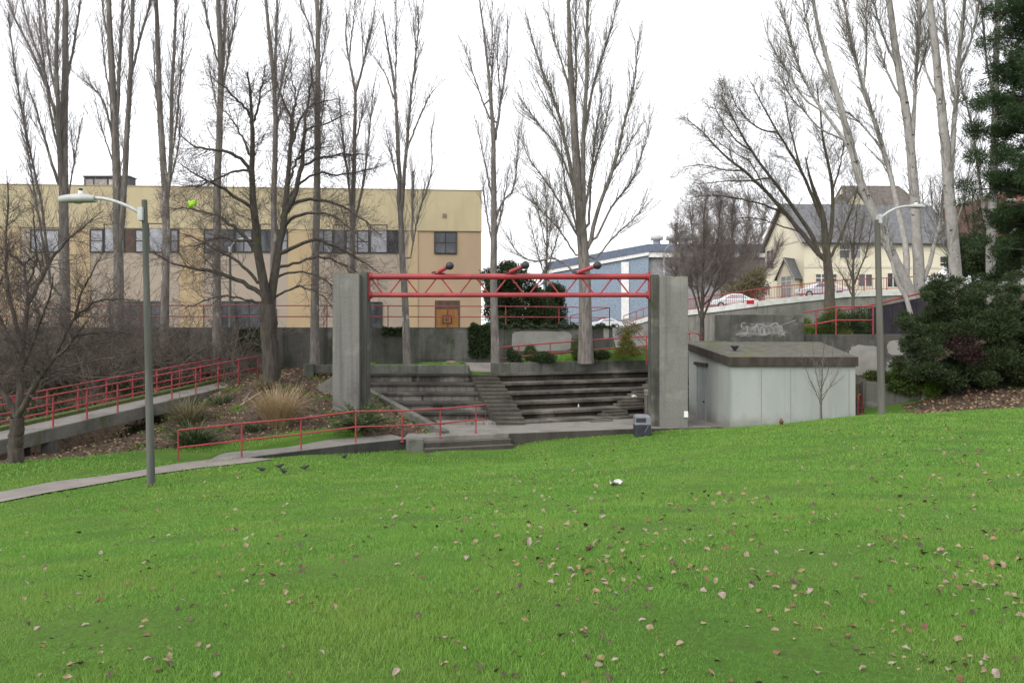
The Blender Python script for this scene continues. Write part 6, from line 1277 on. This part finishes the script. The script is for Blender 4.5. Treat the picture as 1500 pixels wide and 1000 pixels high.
def shrubs():
    # big dark pine shrub in front right
    Y = 34.5; B = []
    prof = [(1332, 470, 14), (1345, 500, 22), (1372, 425, 20), (1365, 470, 30), (1395, 440, 28), (1330, 530, 14), (1356, 540, 24), (1400, 490, 36), (1430, 450, 28), (1385, 545, 28), (1440, 500, 36), (1465, 455, 28), (1425, 550, 30), (1475, 520, 34), (1500, 470, 36), (1465, 560, 26), (1505, 550, 34), (1545, 500, 44), (1395, 412, 13), (1375, 440, 16), (1440, 428, 16), (1485, 430, 18), (1342, 512, 12), (1580, 540, 40), (1590, 470, 40)]
    for px, py, r in prof:
        for _ in range(9):
            yy = Y+rng.uniform(-1.2, 2.2); a = rng.normal(size=2)*.6*r; rr = r*rng.uniform(.34, .54)/FPX*Y
            B.append((P(px+a[0], py+a[1]*.8, yy), (rr*1.25, rr*1.2, rr*.75)))
    zb = Hs(PX(1400, Y), Y)
    st = [(np.array([P(1420, 610, Y+.5), P(1418, 560, Y+.5), P(1400, 500, Y+.3), P(1380, 450, Y)]), [.12, .1, .07, .03]), (np.array([P(1425, 610, Y+.6), P(1440, 550, Y+.6), P(1470, 490, Y+.6), P(1490, 440, Y+.4)]), [.12, .1, .06, .03]), (np.array([P(1415, 605, Y+.3), P(1390, 570, Y), P(1360, 540, Y-.3), P(1340, 505, Y-.5)]), [.09, .07, .05, .02])]
    leafball('pine_shrub', 'huge dark rounded pine shrub at the top of the leaf-covered corner slope', 'shrub', B, 230000, .14, LF_SHR, st, group=None, hollow=.3, base=(PX(1420, Y), Y+.5, zb), wl=.26, up=.5)
    # tall pine at the edge
    Y = 38; B = []; tx = PX(1528, Y)
    st = [(np.array([(tx, Y, -2), (tx, Y, 5), (tx+.1, Y, 11), (tx, Y, 18)]), [.35, .28, .2, .06])]
    for k in range(84):
        z = 2.6+18*k/84+rng.uniform(-.3, .3); ang = k*2.4; L = (3.15 if z < 9 else 3.15-.1*(z-9))*rng.uniform(.6, 1.05)
        if math.cos(ang) > .8 and False: continue
        d = np.array([math.cos(ang), math.sin(ang), -.12+.25*rng.random()]); e = np.array([tx, Y, z])+d*L; mid = np.array([tx, Y, z])+d*L*.5+np.array([0, 0, .15])
        st.append((np.stack([np.array([tx, Y, z-.2]), mid, e]), [.07, .05, .02])) if k % 1 == 0 else None
        for j in range(14):
            f = rng.uniform(.3, 1.05); c = np.array([tx, Y, z])+d*L*f+rng.normal(size=3)*np.array([.42, .42, .28]); r = rng.uniform(.22, .4); B.append((c, (r, r, r*.7)))
    st2 = [(resample(np.array(p), 4)[0], np.interp(np.linspace(0, 1, 4), np.linspace(0, 1, len(r)), r)) for p, r in st]
    leafball('pine_tree', 'tall dark evergreen pine rising beyond the picture edge over the shrub', 'tree', B, 330000, .2, LF_PINE, st2, group=None, hollow=.1, base=(tx, Y, -2), wl=.13)
    # low planting by the lower wall
    leafball('trailing_plant', 'straggly yellow-green plants spilling over the low mossy wall', 'plant', blobs_at([(1300, 553, 35.3, .5, .3, .2), (1322, 550, 35.3, .5, .35, .35), (1345, 557, 35.2, .5, .3, .28), (1312, 566, 34.85, .4, .15, .2), (1335, 572, 34.85, .45, .15, .22), (1280, 550, 35.6, .4, .3, .15)]), 5200, .14, LF_CON, hollow=.2, wl=.4)
    leafball('trailing_plant', 'bright green low plant below the dark pine shrub', 'plant', blobs_at([(1368, 567, 34.7, .35, .2, .35), (1382, 558, 34.7, .3, .25, .25), (1362, 572, 34.7, .2, .15, .2)]), 2600, .12, LF_WEED, hollow=.2, wl=.4)
    leafball('red_shrub', 'dull red-leaved bush within the shade of the pine shrub', 'shrub', blobs_at([(1412, 505, 33.4, .7, .4, .5), (1425, 520, 33.4, .5, .4, .4)]), 1800, .1, leafmat('red_leaves', (.03, .017, .016), (.065, .032, .03)), hollow=.3, wl=.4)
    # clipped bushes in the planter
    for lb, L in (('golden-green conifer bush by the middle post of the planter railing', [(1207, 480, 42.0, .5, .5, .6), (1222, 470, 42, .6, .5, .7), (1215, 488, 41.8, .8, .4, .45)]), ('dark green conifer bush beside the dark panel fence in the planter', [(1245, 476, 42.2, .6, .5, .7), (1262, 472, 42.2, .55, .5, .75), (1255, 488, 42, .8, .4, .4)])):
        leafball('conifer_bush', lb, 'shrub', blobs_at(L), 7500, .11, LF_CON if 'golden' in lb else LF_LAU, hollow=.25, wl=.3, group='conifer bushes in the planter')
    leafball('heather_tuft', 'small bright yellow heather tuft at the planter wall edge', 'plant', blobs_at([(1241, 489, 41.5, .35, .25, .2), (1230, 491, 41.5, .2, .2, .12)]), 900, .08, LF_YEL, hollow=.2)
    leafball('conifer_bush', 'low green plants at the left end of the planter railing', 'shrub', blobs_at([(1187, 486, 41.9, .4, .3, .3), (1180, 476, 42.4, .3, .3, .35)]), 2500, .1, LF_WEED, hollow=.2)
    # terrace shrubs
    def zt(px, Y): return Hs(PX(px, Y), Y)
    leafball('clipped_shrub', 'smaller egg-shaped clipped green shrub on the terrace', 'shrub', [(P(777, 518.5, 40.4), (.29, .29, .42))], 5200, .055, LF_CON, up=.6, hollow=.8, group='clipped shrubs on the terrace')
    leafball('clipped_shrub', 'larger egg-shaped clipped green shrub on the terrace', 'shrub', [(P(849.5, 510.5, 40.8), (.41, .41, .5)), (P(848, 519, 40.8), (.36, .36, .3))], 8200, .055, LF_CON, up=.6, hollow=.8, group='clipped shrubs on the terrace')
    leafball('juniper', 'low dark juniper mat beside the smaller clipped shrub', 'shrub', [(P(790, 525, 39.9), (.42, .35, .2)), (P(803, 525, 40), (.4, .35, .22)), (P(796, 521, 40.2), (.35, .3, .17))], 4200, .1, LF_SHR, hollow=.4)
    leafball('juniper', 'low dark juniper mat between the larger clipped shrub and golden conifer', 'shrub', [(P(866, 520, 40.7), (.4, .3, .17)), (P(882, 520, 40.8), (.42, .3, .2))], 4200, .1, LF_SHR, hollow=.4)
    leafball('rhododendron', 'small loose-leaved green shrub at the curved end of the terrace handrail', 'shrub', [(P(752, 523, 39.7), (.3, .25, .22)), (P(748, 517, 39.7), (.16, .16, .2)), (P(757, 526, 39.6), (.3, .2, .15))], 900, .15, LF_LAU, hollow=.2, wl=.4)
    B = [];  
    for lv in range(6):
        r = .62*(1-lv/6.5); zc = 517-lv*6.0
        for a in range(7): th = a*.9+lv; B.append((P(918, zc, 41.2)+np.array([math.cos(th)*r*.62, math.sin(th)*r*.6, rng.uniform(-.08, .08)]), (r*.42, r*.4, .11)))
    leafball('golden_conifer', 'layered golden-green dwarf conifer on the terrace by the pillar', 'shrub', B, 6500, .09, LF_YEL, hollow=.1, up=.1, base=(PX(918, 41.2), 41.2, zt(918, 41.2)))
    leafball('golden_conifer', 'spreading olive conifer tuft hanging down next to the pillar', 'shrub', [(P(938, 514, 41.4), (.35, .3, .2)), (P(927, 481, 46), (.5, .5, .3)), (P(915, 487, 45.5), (.5, .4, .3))], 2500, .1, LF_OLV, hollow=.2)
    # ivy on the wall
    def ivy(lab, x0, x1, y0, y1, n, top=False):
        px = rng.uniform(x0, x1, n); py = y0+(y1-y0)*rng.uniform(0, 1, n)**1.3; k = rng.uniform(0, 1, n) < (.35+.65*(.5+.5*np.sin(px*.55+np.sin(py*.4)*2))); px, py = px[k], py[k]; N = len(px)
        X = PX(px, 40.8); 
        for _ in range(3): Yw = wall_y(X); X = PX(px, Yw)
        Yw = wall_y(X)-rng.uniform(.01, .14, N); Z = PZ(py, Yw)
        if top: Yw = wall_y(X)+rng.uniform(-.12, .4, N); Z = .05+rng.uniform(0, .22, N)*(.5+.5*np.sin(px*.3+1))
        C = np.stack([X, Yw, Z], 1); D = np.stack([rng.normal(size=N), -np.abs(rng.normal(size=N))*.8-.2, rng.normal(size=N)*.7-.5], 1)
        V, q, t_ = cards(C, D, rng.uniform(.08, .16, N), rng.uniform(.06, .12, N), np.clip(rng.normal(.4, .25, N), 0, 1))
        t = thing('ivy', lab, 'ivy', tuple(C.mean(0)), 'ivy on the concrete wall'); link('leaves', np_mesh('leaves', V, q, tint=t_), LF_IVY, t)
    ivy('thick curtain of dark ivy hanging down the long wall beside the patched-base poplar', 687, 720, 478, 522, 3600)
    ivy('fringe of ivy along the wall top right of the ivy curtain', 690, 900, 474, 482, 4800, True)
    ivy('patch of ivy trailing on the wall behind the mossy tree', 350, 392, 480, 512, 1500)
    ivy('small ivy sprigs hanging beside the pale forked poplar', 560, 592, 479, 490, 500)
    # evergreen behind the wall and hedge masses
    B = []
    for _ in range(40):
        a = rng.uniform(0, 1); px = rng.uniform(712, 800); yt = np.interp(px, [708, 730, 748, 770, 800], [400, 385, 378, 400, 440]); py = rng.uniform(yt+8, 478); B.append((P(px, py, 47+rng.uniform(0, 3)), (rng.uniform(.35, .7),)*3))
    leafball('laurel', 'dense dark evergreen laurel beyond the wall railing beside the tan building', 'tree', B, 42000, .16, LF_LAU, [(np.array([P(750, 490, 48.5), P(750, 460, 48.5), P(748, 420, 48.5), P(748, 400, 48.5)]), [.12, .1, .06, .03])], hollow=.1, wl=.4, base=(PX(750, 48.5), 48.5, -.06))
    B = [(P(rng.uniform(806, 822), rng.uniform(425, 472), 52), (.5, .5, .5)) for _ in range(14)]
    leafball('holly', 'narrow dark evergreen behind the broad poplar and truss', 'tree', B, 11000, .15, LF_LAU, hollow=.1, wl=.4, base=(PX(814, 52), 52, -.06))
    B = [(P(rng.uniform(1400, 1500), rng.uniform(352, 400), 58+rng.uniform(0, 3)), (.8, .8, .6)) for _ in range(34)]
    leafball('hedge', 'olive-green hedge seen between the white trunk and the pine', 'hedge', B, 26000, .2, LF_OLV if False else LF_LAU, hollow=.1, wl=.4, part='leaves', base=(PX(1450, 58), 58, 2))
    B = [(P(rng.uniform(1060, 1120), rng.uniform(400, 440), 79+rng.uniform(0, 2)), (.9, .8, .8)) for _ in range(16)]
    leafball('hedge', 'dull brown-green hedge at the street foot of the hazy tree', 'hedge', B, 9000, .22, LF_OLV, hollow=.1, wl=.4, part='leaves', base=(PX(1090, 79), 79, 2))
    # ground ivy under the thickets
    N = 14000; x = rng.uniform(-24, -14.2, N); y = rng.uniform(31.5, 39.8, N); cl = np.sin(x*1.3+np.sin(y))*np.sin(y*1.7+x*.6); k = (cl+rng.normal(size=N)*.35 > .1) & inpoly(x, y, MULPOLY); x, y = x[k], y[k]; N = len(x)
    C = np.stack([x, y, H(x, y)+rng.uniform(.02, .2, N)], 1); V, q, t_ = cards(C, np.stack([rng.normal(size=N), rng.normal(size=N)-.4, rng.uniform(0, .7, N)], 1), rng.uniform(.09, .18, N), rng.uniform(.07, .13, N), np.clip(rng.normal(.35, .25, N), 0, 1))
    tag(link('ground_ivy', np_mesh('ground_ivy', V, q, tint=t_), LF_IVY), 'dark ground ivy spreading under the leafless thickets', kind='stuff')
    # weeds on the mulch
    N = 9000; x = rng.uniform(-14, -4, N); y = rng.uniform(27, 38, N); cl = np.sin(x*2.3+1.2*np.sin(y*1.1))*np.sin(y*2.1+x*.5); k = (cl+rng.normal(size=N)*.2 > .62) & inpoly(x, y, MULPOLY); x, y = x[k], y[k]; N = len(x)
    C = np.stack([x, y, H(x, y)+.01], 1); V, q, t_ = cards(C, np.stack([rng.normal(size=N)*.7, rng.normal(size=N)*.7, rng.uniform(.4, 1.2, N)], 1), rng.uniform(.08, .2, N), rng.uniform(.03, .06, N), rng.uniform(0, 1, N))
    tag(link('weeds', np_mesh('weeds', V, q, tint=t_), LF_WEED), 'bright green weeds and moss on the leaf bank', kind='stuff')
shrubs()

def tuft(name, lab, cat, px, py, Y, n, L, w, mat, arch=1.0, spread=.5, segs=6, z=None, foot=.12, up=1.0, group=None):
    x = PX(px, Y); z = Hs(x, Y) if z is None else z
    a = rng.uniform(0, 2*np.pi, n); f = rng.uniform(0, 1, n)**.7*foot
    S = np.stack([x+np.cos(a)*f, Y+np.sin(a)*f, np.full(n, z-.03)], 1); D = np.stack([np.cos(a)*spread*rng.uniform(.2, 1.2, n), np.sin(a)*spread*rng.uniform(.2, 1.2, n), np.full(n, up)], 1)
    A = grow(S, D, L*rng.uniform(.55, 1.1, n), segs, -arch, .05)
    T = unit(A[:, -1]-A[:, 0]); sd = unit(np.cross(T, UP+rng.normal(size=(n, 3))*.2))
    ww = w*np.concatenate([np.linspace(.6, 1, segs//2+1), np.linspace(.9, .08, segs-segs//2)])
    V = np.stack([A-sd[:, None]*ww[None, :, None]/2, A+sd[:, None]*ww[None, :, None]/2], 2).reshape(-1, 3); k = segs+1
    i = np.arange(n)[:, None]*2*k+np.arange(segs)[None]*2; q = np.stack([i, i+1, i+3, i+2], -1).reshape(-1, 4)
    t = thing(name, lab, cat, (x, Y, z), group); link('blades', np_mesh('blades', V, q, tint=np.repeat(np.clip(rng.normal(.5, .25, n), 0, 1), 2*k)), mat, t)
    return A, t
def plants():
    tuft('ornamental_grass', 'big tuft of straw-coloured dry ornamental grass on the leaf bank', 'grass tuft', 408, 634, 30.4, 750, 1.75, .018, LF_DRY, arch=1.1, spread=.42, foot=.42)
    tuft('ornamental_grass', 'olive and straw grass tuft at the edge of the raised ramp', 'grass tuft', 275, 600, 31.5, 420, 1.35, .02, LF_OLV, arch=1.4, spread=.6, foot=.4)
    tuft('ornamental_grass', 'dark green grassy clump behind the first handrail post', 'grass tuft', 283, 652, 28.0, 420, 1.2, .025, LF_FERN, arch=1.3, spread=.7, foot=.35)
    tuft('ornamental_grass', 'small pale grass tuft at the foot of the mossy tree', 'grass tuft', 384, 562, 34.3, 160, .7, .02, LF_OLV, arch=1.4, spread=.7, foot=.3)
    tuft('ornamental_grass', 'low green grass clump beside the raised ramp slab', 'grass tuft', 322, 590, 33.5, 150, .7, .03, LF_FERN, arch=1.4, spread=.8, foot=.35)
    tuft('ornamental_grass', 'low grassy clump halfway up the leaf bank under the mossy tree', 'grass tuft', 372, 632, 29.9, 140, .55, .03, LF_FERN, arch=1.2, spread=.9, foot=.3)
    # fern: fronds with leaflets
    A, t = tuft('fern', 'large spreading green sword fern at the foot of the pillar', 'fern', 529, 640, 30.4, 64, 1.75, .014, LF_FERN, arch=1.15, spread=1.05, segs=9, foot=.12)
    n, k, _ = A.shape; C, D, Lh = [], [], []
    for j in range(30):
        f = .12+.86*j/29; i = min(int(f*(k-1)), k-2); w = f*(k-1)-i; p = A[:, i]*(1-w)+A[:, i+1]*w; T = unit(A[:, i+1]-A[:, i]); s = unit(np.cross(T, UP))
        for sg in (-1, 1): C.append(p); D.append(s*sg+T*.35+rng.normal(size=p.shape)*.08); Lh.append(np.full(n, .14*math.sin(math.pi*min(1, .12+f*.86))**.6+.02))
    C, D, Lh = np.concatenate(C), np.concatenate(D), np.concatenate(Lh); V, q, t_ = cards(C, D, Lh, Lh*.28, np.clip(rng.normal(.5, .22, len(C)), 0, 1)); link('fronds', np_mesh('fronds', V, q, tint=t_), LF_FERN, t)
    # fallen branch on the bank
    m = MB().tube([P(342, 600, 32.6), P(355, 592, 32.9), P(368, 583, 33.3), P(384, 573, 33.9)], [.03, .035, .03, .02], 6); m.tube([P(355, 592, 32.9), P(362, 580, 33.3), P(366, 574, 33.6)], [.02, .015, .01], 5); tag(m.build('fallen_branch', two('dead_wood', (.32, .27, .2), (.25, .2, .15), 8)), 'pale fallen branch lying on the leaf bank', 'branch')
    # bright scrap caught in the tree
    c = P(281, 298, 34.2); m = MB(); V = []
    for i in range(4):
        for j in range(4): V.append((c[0]-.16+.11*i+.02*rng.normal(), c[1]+.06*math.sin(i*2+j), c[2]-.14+.1*j+.03*rng.normal()))
    m.add(V, [(i*4+j, i*4+4+j, i*4+5+j, i*4+1+j) for i in range(3) for j in range(3)], True); o = m.build('plastic_scrap', two('neon_green', (.38, .70, .03), (.28, .55, .02), 8, rough=.5)); s = o.modifiers.new('thickness', 'SOLIDIFY'); s.thickness = .006; tag(o, 'bright yellow-green plastic scrap caught in the mossy tree branches', 'scrap')
    # little stump on the strip of grass
    c = P(661, 528, 40.0); m = MB(); n = 24; m.ball((c[0], 40.0, Hs(c[0], 40.0)+.05), .3, 14, 7, (1.1, .8, .4)); tag(m.build('tree_stump', two('stump_wood', (.24, .15, .11), (.16, .1, .075), 9)), 'low reddish tree stump on the grass strip below the wall', 'stump')
plants()
# ------------------------------------------------------------------ light, sky and camera
def world():
    w = bpy.data.worlds.new('World'); SC.world = w; w.use_nodes = True; t = w.node_tree
    bg = t.nodes['Background']; sky = t.nodes.new('ShaderNodeTexSky'); sky.sky_type = 'NISHITA'; sky.sun_disc = False
    sky.sun_elevation = R(38); sky.sun_rotation = R(-140); sky.dust_density = 4; sky.air_density = 1.0
    hs = t.nodes.new('ShaderNodeHueSaturation'); hs.inputs['Saturation'].default_value = .12; t.links.new(sky.outputs[0], hs.inputs['Color'])
    mx = t.nodes.new('ShaderNodeMix'); mx.data_type = 'RGBA'; mx.inputs[0].default_value = .88
    t.links.new(hs.outputs[0], mx.inputs[6]); mx.inputs[7].default_value = (9.2, 9.3, 9.7, 1)   # even cloud layer
    t.links.new(mx.outputs[2], bg.inputs[0]); bg.inputs[1].default_value = .12
    s = bpy.data.lights.new('sun', 'SUN'); s.energy = 1.5; s.angle = R(50); s.color = (1, .97, .93)
    o = bpy.data.objects.new('sun', s); COL.objects.link(o); o.rotation_euler = (R(52), 0, R(-40))
    c = bpy.data.cameras.new('camera'); c.sensor_width = 36; c.lens = 36*FPX/1500; c.shift_y = -20/1500; c.clip_end = 6000; c.clip_start = .05
    co = bpy.data.objects.new('camera', c); COL.objects.link(co); co.rotation_euler = (R(90), 0, 0); SC.camera = co
    SC.view_settings.view_transform = 'Standard'; SC.view_settings.look = 'None'; SC.view_settings.exposure = EXPOSURE; SC.view_settings.gamma = 1
    SC.cycles.max_bounces = 6; SC.cycles.use_denoising = True
EXPOSURE = .72
world()
